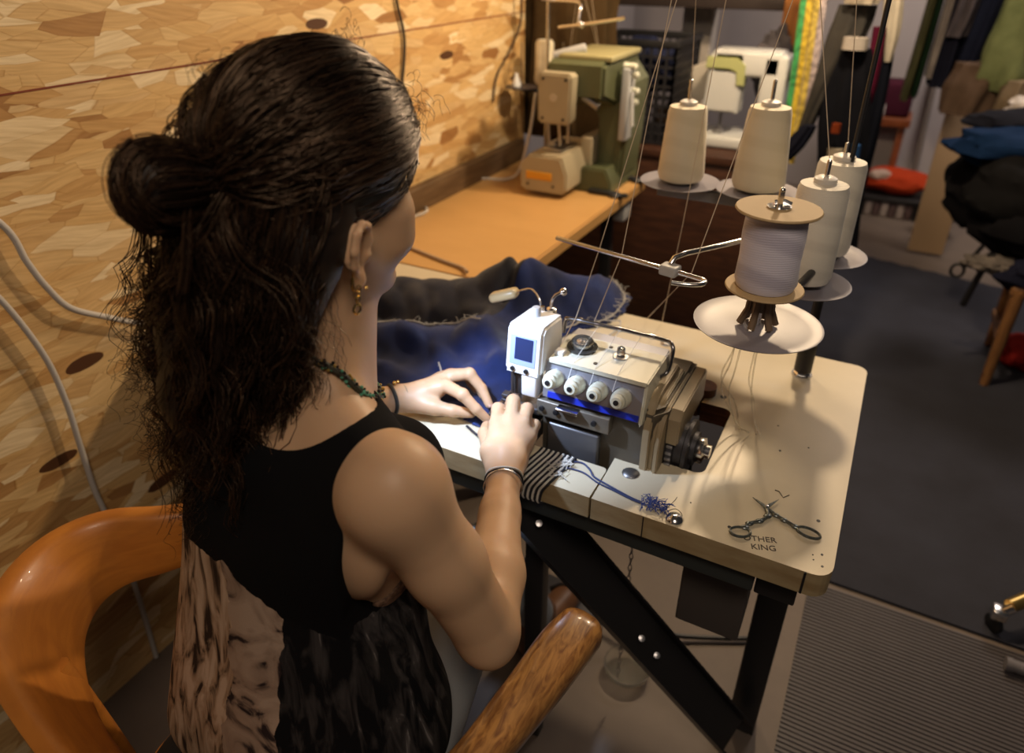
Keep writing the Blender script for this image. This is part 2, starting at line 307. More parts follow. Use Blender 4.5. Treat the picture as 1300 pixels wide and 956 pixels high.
# head: slanted front panel body + top cover
def wedge(x0, x1, ys, name, m, b=.002):
    o = MB(); pr = [(y_, z_) for y_, z_ in ys]; T = Matrix(((0, 0, 1, 0), (1, 0, 0, 0), (0, 1, 0, 0), (0, 0, 0, 1))); o.prism(pr, x0, x1, bev=b, tf=T); return o.build(name, m, ov)
wedge(-.402, -.238, [(.862, .850), (.877, .908), (1.0, .908), (1.0, .850)], 'tension_panel', ALU)
wedge(-.2395, -.2345, [(.858, .846), (.874, .914), (.962, .914), (1.0, .85)], 'side_plate', CRM)
wedge(-.397, -.2345, [(.872, .909), (.872, .916), (.963, .916), (.97, .905), (.97, .895), (.99, .86), (1.0, .909)][:4]+[(.963, .909)], 'top_cover', CRM)
# blue stripe follows the panel foot
q = MB(); q.add([(-.392, .8605, .8515), (-.241, .8605, .8515), (-.241, .8628, .8605), (-.392, .8628, .8605), (-.392, .866, .8515), (-.241, .866, .8515), (-.241, .868, .8605), (-.392, .868, .8605)], [(0, 1, 2, 3), (4, 7, 6, 5), (0, 4, 5, 1), (1, 5, 6, 2), (2, 6, 7, 3), (3, 7, 4, 0)]); q.build('blue_stripe', mat('stripe_blue', (.012, .03, .42), .35), ov, smooth=False)
KN = mat('knob_cream', (.62, .63, .52), .38)
pn = Vector((0, -.968, .25))
for i, x in enumerate((-.383, -.346, -.309, -.271)):
    c = Vector((x, .8685, .884-.0005*i))
    k = MB().lathe([(.0145, -.003), (.0148, .006), (.0135, .009), (.0142, .010), (.0138, .014), (.0115, .017), (.0120, .018), (.0115, .023), (.0085, .026), (.0085, .029), (.006, .0295)], c, pn, 26).build('tension_knob', KN, ov)
    MB().lathe([(.0042, 0), (.0042, .0015), (0, .0018)], c+pn*.0292, pn, 14).build('knob_core', BLACK, k)
    MB().lathe([(.016, 0), (.016, .003)], c+Vector((0, .002, 0)), pn, 24).build('tension_disc', CHROME, k)
# left head box with little window
hd = MB(); T = Matrix(((0, 0, 1, 0), (1, 0, 0, 0), (0, 1, 0, 0), (0, 0, 0, 1))); hd.prism([(.856, .884), (.866, .956), (.876, .964), (.940, .958), (.945, .885)], -.466, -.404, bev=.004, tf=T); h = hd.build('head_cover', WHITEPL, ov)
def facequad(x0, x1, t0, t1, off, m, name, par):     # a plate on the sloping face of the head box
    a, b = Vector((0, .856, .884)), Vector((0, .866, .956)); n_ = Vector((0, -.99, .1375))
    P_ = lambda x, t, o: Vector((x, 0, 0))+a.lerp(b, t)+n_*o
    q = MB(); q.add([P_(x0, t0, off), P_(x1, t0, off), P_(x1, t1, off), P_(x0, t1, off), P_(x0, t0, 0), P_(x1, t0, 0), P_(x1, t1, 0), P_(x0, t1, 0)], [(0, 1, 2, 3), (4, 7, 6, 5), (0, 4, 5, 1), (1, 5, 6, 2), (2, 6, 7, 3), (3, 7, 4, 0)]); return q.build(name, m, par, smooth=False)
wi = facequad(-.459, -.414, .20, .88, .0008, mat('label_blue', (.30, .38, .68), .4), 'label_plate', h)
facequad(-.450, -.419, .33, .84, .0014, mat('window_dark', (.02, .03, .09), .25), 'window', h)
for x in (-.452, -.428): MB().lathe([(.004, 0), (.004, .003), (0, .004)], (x, .857, .8905), (0, -1, 0), 10).build('screw', BLACK, h)
# lower white lever block, needle and foot parts
MB().box((-.438, .858, .842), (-.410, .886, .884), bev=.004).build('finger_guard', WHITEPL, ov)
q = MB().box((-.462, .868, .835), (-.440, .90, .885), bev=.002); q.tube([(-.455, .862, .885), (-.455, .862, .84)], .002, 8); q.box((-.475, .872, .80), (-.41, .93, .812), bev=.002); q.build('needle_clamp', DARKST, ov)
q = MB().tube([(-.449, .88, .885), (-.449, .88, .80)], .0012, 6).tube([(-.453, .882, .885), (-.453, .882, .80)], .0012, 6); q.build('needle', CHROME, ov)
q = MB()
for i in range(5): q.box((-.474, .858+.0*i, .79+.0095*i), (-.462, .872, .7955+.0095*i), bev=.001)
q.build('edge_guide', DARKST, ov)
MB().box((-.50, .855, .760), (-.408, 1.0, .788), bev=.003).build('needle_plate', mat('plate', (.16, .16, .17), .3, .9), ov)
q = MB().box((-.462, .85, .788), (-.44, .915, .795), bev=.002); q.tube([(-.45, .93, .79), (-.45, .955, .83), (-.45, .95, .90)], .005, 10); q.build('presser_foot', CHROME, ov)
MB().lathe([(.0075, 0), (.0075, .016), (.006, .018)], (-.440, .915, .958), n=18).build('pressure_screw', LGREY, ov)
# thread take-up cluster behind the head box
q = MB().lathe([(.006, 0), (.006, .040), (.0085, .042), (.0085, .047), (.005, .049)], (-.436, .965, .905), n=16)
q.tube(cat_rom([(-.436, .965, .945), (-.437, .966, .962), (-.433, .97, .974), (-.424, .975, .980)], 4), .0028, 8); q.ball((-.421, .977, .981), .0065)
q.tube([(-.447, .955, .905), (-.452, .96, .955)], .0055, 10); q.lathe([(.012, 0), (.012, .006)], (-.436, .965, .935), n=20); q.build('lubricator', CHROME, ov)
q = MB().tube(cat_rom([(-.452, .962, .945), (-.465, .975, .960), (-.485, .99, .966), (-.51, 1.0, .955), (-.525, 1.0, .945)], 5), .0018, 6); q.build('lever_wire', CHROME, ov)
pad = MB(); pad.box((-.027, -.014, -.009), (.027, .014, .009), bev=.008, piv=(0, 0, 0)); pd = pad.build('lever_pad', mat('pad_cream', (.52, .42, .24), .3), ov); pd.matrix_parent_inverse = wmat(ov).inverted(); pd.location = (-.545, 1.0, .938); pd.rotation_euler = (R(-8), R(-20), R(12))
# wire handle
hp = cat_rom([(-.408, .955, .918), (-.409, .962, .937), (-.400, .966, .941), (-.33, .967, .942), (-.245, .968, .941), (-.228, .962, .938), (-.224, .955, .925), (-.226, .945, .900), (-.234, .935, .894)], 5)
MB().tube(hp, .0034, 10).build('thread_guide_bar', mat('bar_dark_chrome', (.3, .3, .32), .2, 1), ov)
q = MB()
for x in (-.385, -.355, -.315, -.262): q.lathe([(.0045, 0), (.0045, .006)], (x-.003, .967, .942), (1, 0, 0), 12)
q.build('eyelet', CHROME, ov)
GL = mat('clear_plastic', (.95, .95, .9), .05, trans=.95, ior=1.4)
g = MB().lathe([(.024, 0), (.025, .004), (.018, .0045), (.018, .014), (.015, .017), (0, .018)], (-.362, .925, .916), n=30).build('sight_glass', GL, ov)
MB().lathe([(.009, 0), (.009, .009), (.004, .010)], (-.362, .925, .9165), n=16).build('oil_gauge', CHROME, g)
g = MB().lathe([(.0125, 0), (.0125, .002), (.010, .0025), (.005, .001), (0, .001)], (-.298, .928, .916), n=26).build('oil_cap', STEEL, ov)
MB().lathe([(.0065, 0), (.0065, .014), (.005, .016), (0, .0165)], (-.298, .928, .917), n=18).build('cap_dome', GL, g)
for x, y in ((-.322, .949), (-.325, .890)): MB().lathe([(.0035, 0), (.0035, .001)], (x, y, .916), n=12).build('screw', BLACK, ov)
MB().box((-.393, .885, .9155), (-.378, .90, .9235), bev=.002).build('thread_post', WHITEPL, ov)
# stepped belt housing and pulley on the right
q = MB()
for i, (x0, x1, y0, y1, z1) in enumerate(((-.2345, -.222, .868, 1.02, .885), (-.222, -.214, .874, 1.03, .872), (-.214, -.206, .868, 1.04, .862))):
    pr = [(y0, .70), (y0, z1-.06)]+[(y0+.05*(1-math.cos(R(a)))*.9+.002, z1-.06+.06*math.sin(R(a))) for a in range(15, 91, 15)]+[(y1-.02, z1), (y1, z1-.02), (y1, .70)]
    q.prism(pr, x0, x1, bev=.002, tf=T)
q.build('belt_housing', TAN, ov)
q = MB(); q.prism([(.90, .80), (.90, .845), (.915, .857), (1.055, .857), (1.06, .85), (1.06, .80)], -.206, -.186, bev=.002, tf=T); q.build('belt_guard', TAN, ov)
pc = Vector((-.206, .945, .772)); AX = (1, 0, 0)
pl = MB().lathe([(.046, 0), (.048, .004), (.046, .012), (.040, .014), (.040, .026), (.046, .028), (.046, .034), (.028, .036), (.028, .042), (0, .042)], pc, AX, 40).build('hand_wheel', DARKST, ov)
q = MB()
for k in range(28):
    a = 2*math.pi*k/28; c = pc+Vector((.008, math.cos(a)*.0475, math.sin(a)*.0475)); q.box(c-Vector((.005, .0022, .0022)), c+Vector((.005, .0022, .0022)), rot=(a, 0, 0), bev=.0008)
q.build('wheel_grip', STEEL, pl)
MB().lathe([(.02, 0), (.022, .003), (.022, .012), (.012, .015), (.012, .022), (0, .023)], pc+Vector((.042, 0, 0)), AX, 30).build('wheel_hub', CHROME, pl)
MB().lathe([(.026, 0), (.03, .003), (.026, .007), (.03, .011), (.026, .014)], pc+Vector((.02, .0, -.0)), AX, 30).build('belt_pulley', BLACK, pl)
q = MB().tube([pc+Vector((.03, -.03, -.01)), pc+Vector((.03, -.022, -.17)), pc+Vector((.03, .022, -.17)), pc+Vector((.03, .03, -.01))], .0045, 8); q.build('drive_belt', BLACK, ov)
# wooden block beside the belt slot
q = MB(); q.lathe([(.020, .72), (.020, .776)], (-.198, 1.135, 0), n=24); q.box((-.235, 1.105, .722), (-.20, 1.14, .765), bev=.003); tag(q.build('wooden_block', PLY), 'small dark plywood block with rounded end in the table cut-out', 'block')
# ---------------------------------------------------------------- thread stand
st = thing('thread_stand', 'black thread stand with white plates at the back edge of cream table', 'thread stand', (-.05, 1.285, .76))
PX, PY = -.05, 1.285
MB().tube([(PX, PY, .765), (PX, PY, 1.09), (PX, PY, 1.10), (PX, PY, 1.62)], [.0085, .0085, .004, .004], 14).build('pole', BLACKPAINT, st)
MB().lathe([(.014, 0), (.0145, .004), (.011, .007)], (PX, PY, .76), n=6).lathe([(.019, 0), (.019, .0025)], (PX, PY, .76), n=28).build('base_nut', CHROME, st)
MB().lathe([(.016, -.03), (.016, .03)], (PX, PY, .80), n=20).build('collar', BLACK, st); MB().lathe([(.013, .0), (.013, .05)], (PX, PY, .96), n=20).build('collar', BLACK, st)
plates = {'A': (-.097, .846, 1.06, .078), 'B': (-.072, 1.125, 1.01, .070), 'C': (-.062, 1.295, 1.0, .072), 'D': (-.205, 1.385, 1.07, .076), 'E': (-.358, 1.40, 1.062, .078)}
PLATE = mat('grey_white_plate', (.21, .20, .235), .4)
for k, (x, y, z, r) in plates.items():
    a = Vector((x, y, z-.004)); j = Vector((PX, PY, a.z-.012)) if k != 'C' else Vector((PX, PY, a.z-.012))
    MB().lathe([(.002, -.001), (r*.3, -.003), (r*.8, -.001), (r, .003), (r+.001, .0045), (r-.0015, .005), (r*.8, .0015), (r*.3, .0), (.002, .001)], (x, y, z), n=56).build('plate', PLATE, st)
    top = {'A': .175, 'B': .195, 'C': .195, 'D': .20, 'E': .195}[k]
    MB().tube([(x, y, z-.006), (x, y, z+top)], .0035, 10).ball((x, y, z+top), .0036).build('pin', CHROME, st)
BAR = mat('bar_grey', (.16, .155, .15), .4, .4)
q = MB().box((-.40, 1.388, 1.033), (PX, 1.402, 1.056), bev=.002); q.box((PX-.01, 1.28, 1.036), (PX+.008, 1.40, 1.05), bev=.002); q.build('arm', BAR, st)
q = MB().tube([(PX, PY, 1.0), (PX-.01, 1.12, 1.0), (-.072, 1.12, 1.003)], .006, 10); q.build('arm', BLACKPAINT, st)
q = MB().tube([(PX, PY, 1.03), (-.06, 1.1, 1.045), (-.097, .85, 1.052)], .006, 10); q.build('arm', BLACKPAINT, st)
# chrome guide rods
q = MB().tube([(PX, PY, 1.075), (-.19, 1.075, 1.073), (-.236, 1.012, 1.072), (-.249, .996, 1.068), (-.252, .990, 1.06)], .0042, 12); q.build('guide_arm', CHROME, st)
q = MB().tube([(-.46, 1.03, 1.0505), (-.252, .984, 1.052)], .0036, 12).tube(cat_rom([(-.252, .984, 1.052), (-.21, .975, 1.052), (-.194, .969, 1.052), (-.195, .955, 1.052), (-.21, .945, 1.052), (-.235, .94, 1.052)], 4), .0036, 12); q.build('guide_rod', CHROME, st)
MB().box((-.265, .974, 1.044), (-.237, .996, 1.060), rot=(0, 0, R(-12)), bev=.003).build('clamp', LGREY, st)
gd = MB().tube([(-.36, 1.2, 1.62), (.08, 1.2, 1.62)], .004, 8).tube([(PX, PY, 1.6), (PX, 1.2, 1.62)], .005, 8); gd.build('upper_guide', CHROME, st)
# prongs under the spool
q = MB()
for a in range(0, 360, 60):
    c = Vector((-.097, .846, 1.063)); ca, sa = math.cos(R(a+20)), math.sin(R(a+20))
    q.tube([c+Vector((ca*.022, sa*.022, 0)), c+Vector((ca*.014, sa*.014, .02)), c+Vector((ca*.012, sa*.012, .048))], [.0045, .0045, .004], 6)
q.lathe([(.012, .02), (.012, .048)], (-.097, .846, 1.063), n=14); q.build('spool_seat', mat('brown_plastic', (.16, .11, .07), .45), st)
def thread_mat(name, c1, c2, sc=150, dist=0):
    m = mat(name, c1, .62, spec=.35, sheen=.3); nt = m.node_tree; b = nt.nodes['Principled BSDF']; N = nt.nodes.new; L = nt.links.new
    tc = N('ShaderNodeTexCoord'); mp = N('ShaderNodeMapping'); mp.inputs['Rotation'].default_value = (R(7), R(4), 0); wv = N('ShaderNodeTexWave'); wv.bands_direction = 'Z'; wv.inputs['Scale'].default_value = sc; wv.inputs['Distortion'].default_value = 1.2
    bp = N('ShaderNodeBump'); bp.inputs['Strength'].default_value = .35; bp.inputs['Distance'].default_value = .0006; L(tc.outputs['Object'], mp.inputs[0]); L(mp.outputs[0], wv.inputs[0]); L(wv.outputs['Fac'], bp.inputs['Height']); L(bp.outputs[0], b.inputs['Normal'])
    w2 = N('ShaderNodeTexWave'); w2.bands_direction = 'Z'; w2.inputs['Scale'].default_value = 7; w2.inputs['Distortion'].default_value = 2.0; w2.inputs['Detail'].default_value = 1; r = N('ShaderNodeValToRGB'); r.color_ramp.elements[0].color = (*c2, 1); r.color_ramp.elements[1].color = (*c1, 1); r.color_ramp.elements[0].position = .1; r.color_ramp.elements[1].position = .5
    m3 = N('ShaderNodeMapping'); m3.inputs['Rotation'].default_value = (R(18), R(-9), 0); L(tc.outputs['Object'], m3.inputs[0]); L(m3.outputs[0], w2.inputs[0]); L(w2.outputs['Fac'], r.inputs[0]); L(r.outputs[0], b.inputs['Base Color'])
    return m
THC = thread_mat('cream_thread', (.70, .63, .47), (.66, .59, .43)); THW = thread_mat('white_thread', (.74, .71, .62), (.66, .63, .55))
def cone(x, y, z, h, r0, r1, lab, m, grp):
    t = thing('thread_cone', lab, 'thread cone', (x, y, z), grp)
    MB().lathe([(r0*.55, .004), (r0*.93, .006), (r0, .016), (r0+(r1-r0)*.5+.0006, h*.5), (r1, h-.012), (r1*.93, h-.003), (r1*.5, h)], (x, y, z), n=44).build('thread_winding', m, t)
    MB().lathe([(r0*.62, 0), (r0*.62, .006), (r1*.45, h-.002), (r1*.45, h+.006), (r1*.3, h+.009), (.004, h+.009)], (x, y, z), n=26).build('core', mat('core_plastic', (.62, .60, .56), .4), t)
    return t
G = 'thread cones on the thread stand'
cone(-.358, 1.40, 1.066, .148, .0455, .037, 'cream thread cone on the leftmost plate of the stand', THC, G)
cone(-.205, 1.385, 1.074, .155, .049, .038, 'fat cream thread cone second from left, on the stand plate', THC, G)
cone(-.062, 1.295, 1.005, .165, .041, .039, 'rightmost white thread cone, behind the front white cone', THW, G)
cone(-.072, 1.125, 1.015, .160, .0385, .0365, 'white thread cone standing right behind the cardboard-ended spool', THW, G)
sp = thing('thread_spool', 'big spool of shiny lilac-white thread with cardboard end discs', 'thread spool', (-.097, .846, 1.11))
CARD = mat('cardboard', (.42, .30, .155), .7); sx, sy, sz = -.097, .846, 1.112
MB().lathe([(.008, .004), (.034, .004), (.037, .012), (.0355, .04), (.0365, .07), (.035, .096), (.008, .100)], (sx, sy, sz), n=48).build('thread_winding', thread_mat('lilac_thread', (.60, .58, .68), (.46, .44, .54), 110), sp)
MB().lathe([(.010, 0), (.046, 0), (.047, .0015), (.046, .003), (.010, .003)], (sx, sy, sz), n=48).build('bottom_disc', CARD, sp)
MB().lathe([(.0085, 0), (.048, 0), (.0492, .0015), (.048, .0035), (.0085, .0035)], (sx, sy, sz+.099), n=48).build('top_disc', CARD, sp)
q = MB().lathe([(.013, 0), (.014, .002), (.010, .003)], (sx, sy, sz+.1025), n=26); q.build('grommet', CHROME, sp)
q = MB().tube([(sx-.006, sy, sz+.108), (sx+.004, sy+.002, sz+.110), (sx+.012, sy+.004, sz+.107)], .003, 8); q.build('pin_clip', CHROME, sp)
# loose plastic hanging below the front plate
q = MB()
for i in range(5):
    a = rnd.uniform(-.03, .03); q.tube(cat_rom([(-.10+a, .85+.01*i, 1.055), (-.11+a, .90+.02*i, .96), (-.12+a*1.5, .99+.015*i, .86), (-.11+a, 1.02+.02*i, .79), (-.09+a, 1.04, .765)], 5), .0012, 6)
tag(q.build('plastic_strands', GL), 'clear plastic strands dangling under the front white plate', 'plastic strands')
# threads running down from the guides
TH = mat('thread_line', (.62, .52, .40), .6)
def line(pts, name, lab, r=.0007, m=TH):
    tag(MB().tube(pts, r, 5).build(name, m), lab, 'thread', 'threads running above the overlock machine')
GU = [(-.235, 1.2, 1.62), (-.19, 1.2, 1.62), (-.29, 1.2, 1.62), (-.33, 1.2, 1.62), (-.15, 1.2, 1.62)]
line([(-.072, 1.125, 1.205), (-.19, 1.2, 1.62)], 'thread', 'thread rising steeply from the pin of the cone behind the spool')
line([(-.295, 1.2, 1.62), (-.376, 1.013, 1.054), (-.392, .967, .946), (-.39, .893, .92)], 'thread', 'leftmost thread running down across the denim to the white head')
line([(-.33, 1.2, 1.62), (-.335, 1.004, 1.054), (-.36, .967, .946)], 'thread', 'second thread from left, running down to the wire bar')
line([(-.255, 1.2, 1.62), (-.29, 1.19, 1.055), (-.351, 1.362, .764)], 'thread', 'thread running between the cones down to the table back edge')
line([(-.13, 1.2, 1.62), (-.218, .985, 1.054), (-.385, 1.362, .764)], 'thread', 'long thread slanting from upper right past the chrome hook')
line([(-.062, 1.295, 1.20), (-.12, 1.2, 1.62)], 'thread', 'thread rising from the rightmost white cone')
line([(-.358, 1.40, 1.262), (-.33, 1.2, 1.62)], 'thread', 'thread rising from the leftmost cream cone')
q = MB()
for i, x in enumerate((-.352, -.316, -.279)): q.tube([(x, .967, .94), (x-.004, .876, .917), (x-.006, .862, .893)], .0005, 5)
q.build('thread_run', mat('white_line', (.8, .8, .8), .5), ov)
# ---------------------------------------------------------------- small things on table A
t = thing('scissors', 'small ornate steel scissors lying open on the table corner', 'scissors', (-.039, .867, .76)); z = .7635
SCI = mat('tarnished_steel', (.30, .34, .34), .3, .9, noise=(300, .2, (.12, .14, .14)))
def half(tip, loopc, mid, lr, k, side):
    q = MB(); a, b = Vector((-.039, .867, z)), Vector((*tip, z)); d = (b-a); n_ = Vector((-d.y, d.x, 0)).normalized()*.0032
    q.add([a+n_, a-n_, b, a+n_+Vector((0, 0, .0018)), a-n_+Vector((0, 0, .0018)), b+Vector((0, 0, .0012))], [(0, 1, 2), (3, 5, 4), (0, 3, 4, 1), (1, 4, 5, 2), (2, 5, 3, 0)])
    p = [a]+[Vector((*m_, z)) for m_ in mid]; q.tube(cat_rom(p, 4), .0026, 8)
    for i, c in enumerate(p[1:]): q.ball(c, .0048, (1.25, .9, .5), (0, 0, k))
    lc = Vector((*loopc, z)); q.tube([lc+Vector((math.cos(s)*lr[0]*math.cos(k)-math.sin(s)*lr[1]*math.sin(k), math.cos(s)*lr[0]*math.sin(k)+math.sin(s)*lr[1]*math.cos(k), 0)) for s in [2*math.pi*i/24 for i in range(24)]], .002, 8, closed=True)
    return q.build('blade', SCI, t)
half((-.061, .876+.004), (-.062, .800), [(-.034, .850), (-.042, .835), (-.054, .823), (-.058, .812)], (.014, .0095), R(25), 1)
half((-.026, .893), (.023, .843), [(-.024, .858), (-.012, .853), (.004, .847)], (.0155, .009), R(-8), 1)
MB().lathe([(.0025, 0), (.0025, .003), (0, .0035)], (-.039, .867, z+.001), n=12).build('pivot', CHROME, t)
q = MB().lathe([(.012, 0), (.0125, .002), (.010, .006), (.004, .0085), (0, .009)], (-.151, .784, .7602), n=28); tag(q.build('metal_button', CHROME), 'domed chrome button beside the blue thread tuft at table edge', 'button')
cw = thing('cord_wrapping', 'black and white cord wound round the table front edge block', 'cord', (-.365, .81, .76))
BC = mat('black_cord', (.015, .015, .02), .7); WC = mat('white_cord', (.62, .60, .55), .7)
for i in range(15):
    x = -.402+i*.0042; lean = -.012
    pts = [(x+lean, .7668, .719), (x+lean*.9, .7665, .742), (x, .7665, .7617), (x+.004, .79, .7622), (x+.011, .83, .7622), (x+.013, .8415, .7617), (x+.010, .8425, .72), (x, .80, .7175)]
    MB().tube(cat_rom(pts, 3, True), .00205, 6, closed=True).build('cord_turn', WC if i % 2 else BC, cw)
q = MB(); 
for i in range(16):
    c = Vector((-.348+rnd.uniform(-.012, .022), .812+rnd.uniform(-.02, .018), .7655)); q.tube(cat_rom([c, c+Vector((rnd.uniform(-.012, .012), rnd.uniform(-.012, .012), .002)), c+Vector((rnd.uniform(-.018, .018), rnd.uniform(-.014, .014), 0))], 4), .0006, 5)
q.build('white_tangle', WC, cw)
q = MB(); z = .7622
q.tube(cat_rom([(-.352, .815, z+.002), (-.338, .829, z), (-.318, .838, z), (-.300, .828, z), (-.287, .815, z), (-.257, .806, z), (-.222, .797, z), (-.205, .795, z)], 6), .0015, 6)
q.tube(cat_rom([(-.35, .806, z+.002), (-.335, .815, z), (-.307, .817, z), (-.28, .806, z), (-.25, .800, z), (-.215, .793, z), (-.20, .793, z)], 6), .0013, 6)
ct = q.build('knotted_cord', mat('blue_cord_mat', (.03, .045, .13), .75)); tag(ct, 'dark blue cord with a frayed blue tuft lying across the table joint', 'cord')
q = MB()
for i in range(90):
    c = Vector((-.203+rnd.uniform(0, .038), .795+rnd.uniform(-.007, .007), .7625+rnd.uniform(0, .007))); d = Vector((rnd.uniform(-.006, .012), rnd.uniform(-.009, .008), rnd.uniform(-.003, .004)))
    p3 = c+d*1.6; p3.z = max(.761, p3.z); c2 = c+d*.8+Vector((0, 0, .003)); q.tube([c, c2, p3], .0006, 4)
q.build('frayed_tuft', mat('tuft_blue', (.035, .07, .30), .8), ct)
q = MB().tube(cat_rom([(-.165, .792, .764), (-.155, .80, .766), (-.145, .797, .764), (-.142, .79, .762)], 4), .0005, 5).tube(cat_rom([(-.168, .794, .764), (-.160, .808, .772), (-.158, .815, .775)], 4), .0005, 5); q.build('loose_end', BC, ct)
# ---------------------------------------------------------------- signed-distance modelling for the person
class SDF:
    def __init__(s, lo, hi, h):
        s.lo = np.array(lo, float); s.h = h; s.n = np.ceil((np.array(hi)-s.lo)/h).astype(int)+1; s.f = np.full(s.n, .05, np.float32)
    def blk(s, lo, hi):
        a = np.clip(np.floor((np.array(lo)-s.lo)/s.h).astype(int), 0, s.n-1); b = np.clip(np.ceil((np.array(hi)-s.lo)/s.h).astype(int)+1, 1, s.n)
        if (b <= a).any(): return None
        X = [(s.lo[i]+s.h*np.arange(a[i], b[i])).astype(np.float32) for i in range(3)]
        return (slice(a[0], b[0]), slice(a[1], b[1]), slice(a[2], b[2])), X[0][:, None, None], X[1][None, :, None], X[2][None, None, :]
    def mix(s, sl, d, k, op):
        f = s.f[sl]
        if op == 'sub': d = -d; hh = np.clip(.5-.5*(f-d)/k, 0, 1); s.f[sl] = f*(1-hh)+d*hh+k*hh*(1-hh)
        else: hh = np.clip(.5+.5*(f-d)/k, 0, 1); s.f[sl] = f*(1-hh)+d*hh-k*hh*(1-hh)
    def cap(s, a, b, ra, rb=None, k=.01, op='add'):
        rb = ra if rb is None else rb; a = np.array(a, float); b = np.array(b, float); m = max(ra, rb)+k*1.5+.01
        B = s.blk(np.minimum(a, b)-m, np.maximum(a, b)+m)
        if B is None: return
        sl, X, Y, Z = B; d = b-a; L = max(d@d, 1e-9); t = np.clip(((X-a[0])*d[0]+(Y-a[1])*d[1]+(Z-a[2])*d[2])/L, 0, 1)
        D = np.sqrt((X-a[0]-t*d[0])**2+(Y-a[1]-t*d[1])**2+(Z-a[2]-t*d[2])**2)-(ra+(rb-ra)*t); s.mix(sl, D, k, op)
    def ell(s, c, r, ax=None, k=.01, op='add'):
        c = np.array(c, float); m = max(r)+k*1.5+.01; B = s.blk(c-m, c+m)
        if B is None: return
        sl, X, Y, Z = B; ax = np.eye(3) if ax is None else np.array(ax)
        u = [(X-c[0])*ax[i][0]+(Y-c[1])*ax[i][1]+(Z-c[2])*ax[i][2] for i in range(3)]
        k0 = np.sqrt((u[0]/r[0])**2+(u[1]/r[1])**2+(u[2]/r[2])**2); k1 = np.sqrt((u[0]/r[0]**2)**2+(u[1]/r[1]**2)**2+(u[2]/r[2]**2)**2)
        s.mix(sl, k0*(k0-1)/np.maximum(k1, 1e-6), k, op)
    def chain(s, pts, rs, k=.004):
        for i in range(len(pts)-1): s.cap(pts[i], pts[i+1], rs[i], rs[i+1], k)
    def mesh(s, name):
        f = s.f; n = f.shape; ins = f < 0
        c = np.zeros((n[0]-1, n[1]-1, n[2]-1), np.int8)
        for i in (0, 1):
            for j in (0, 1):
                for l in (0, 1): c += ins[i:n[0]-1+i, j:n[1]-1+j, l:n[2]-1+l]
        act = (c > 0) & (c < 8); idx = np.full(c.shape, -1, np.int64); I = np.argwhere(act); idx[act] = np.arange(len(I))
        S = np.zeros((len(I), 3)); W = np.zeros(len(I))
        for e in range(3):
            o1, o2 = [(1, 2), (0, 2), (0, 1)][e]
            for p in (0, 1):
                for q_ in (0, 1):
                    a = I.copy(); a[:, o1] += p; a[:, o2] += q_; b = a.copy(); b[:, e] += 1
                    fa = f[a[:, 0], a[:, 1], a[:, 2]].astype(float); fb = f[b[:, 0], b[:, 1], b[:, 2]].astype(float); m = (fa < 0) != (fb < 0)
                    t = np.where(m, fa/np.where(m, fa-fb, 1), 0); P = a.astype(float); P[:, e] += t; S[m] += P[m]; W[m] += 1
        V = s.lo+s.h*S/W[:, None]; F = []
        for e in range(3):
            o1, o2 = [(1, 2), (2, 0), (0, 1)][e]
            sl0 = [slice(None)]*3; sl1 = [slice(None)]*3; sl0[e] = slice(0, -1); sl1[e] = slice(1, None)
            A_ = ins[tuple(sl0)]; B_ = ins[tuple(sl1)]; ch = A_ != B_; E_ = np.argwhere(ch); E_ = E_[(E_[:, o1] > 0) & (E_[:, o2] > 0) & (E_[:, o1] < n[o1]-1) & (E_[:, o2] < n[o2]-1)]
            fl = A_[E_[:, 0], E_[:, 1], E_[:, 2]]; qd = []
            for p, q_ in ((1, 1), (0, 1), (0, 0), (1, 0)):
                g = E_.copy(); g[:, o1] -= p; g[:, o2] -= q_; qd.append(idx[g[:, 0], g[:, 1], g[:, 2]])
            Q = np.stack(qd, 1); Q[~fl] = Q[~fl][:, ::-1]; F.append(Q)
        F = np.concatenate(F); me = bpy.data.meshes.new(name); me.vertices.add(len(V)); me.vertices.foreach_set('co', V.ravel().astype(np.float32))
        me.loops.add(F.size); me.loops.foreach_set('vertex_index', F.ravel().astype(np.int32)); me.polygons.add(len(F))
        me.polygons.foreach_set('loop_start', np.arange(0, F.size, 4, dtype=np.int32)); me.update(calc_edges=True); me.validate(); me.polygons.foreach_set('use_smooth', [True]*len(me.polygons)); return me
def nz(v): v = np.array(v, float); return v/np.linalg.norm(v)
# joints (metres, world)
C7 = np.array([-.500, .469, 1.062]); SR = np.array([-.353, .424, 1.016]); ER = np.array([-.281, .469, .797]); WR = np.array([-.384, .700, .803])
SL = np.array([-.668, .500, 1.008]); EL = np.array([-.765, .640, .820]); WL = np.array([-.648, .812, .797])
HD = np.array([-.497, .528, 1.275])
ya, pi_ = R(9), R(9); hh_ = np.array([math.sin(ya), math.cos(ya), 0]); HR = np.array([math.cos(ya), -math.sin(ya), 0]); HF = hh_*math.cos(pi_)+np.array([0, 0, -math.sin(pi_)]); HU = hh_*math.sin(pi_)+np.array([0, 0, math.cos(pi_)])
HAX = (HR, HF, HU)
def H(r, f, u): return HD+HR*r+HF*f+HU*u
TR = nz([.97, -.24, 0]); TF = nz([.24, .97, 0]); UZ = np.array([0, 0, 1.]); TAX = (TR, TF, UZ)
PR = nz([.97, .22, 0]); PF = nz([-.22, .97, 0]); PAX = (PR, PF, UZ); MR = nz(TR+PR); MF = nz(TF+PF); MAX_ = (MR, MF, UZ)
PEL = np.array([-.50, .41, .56])
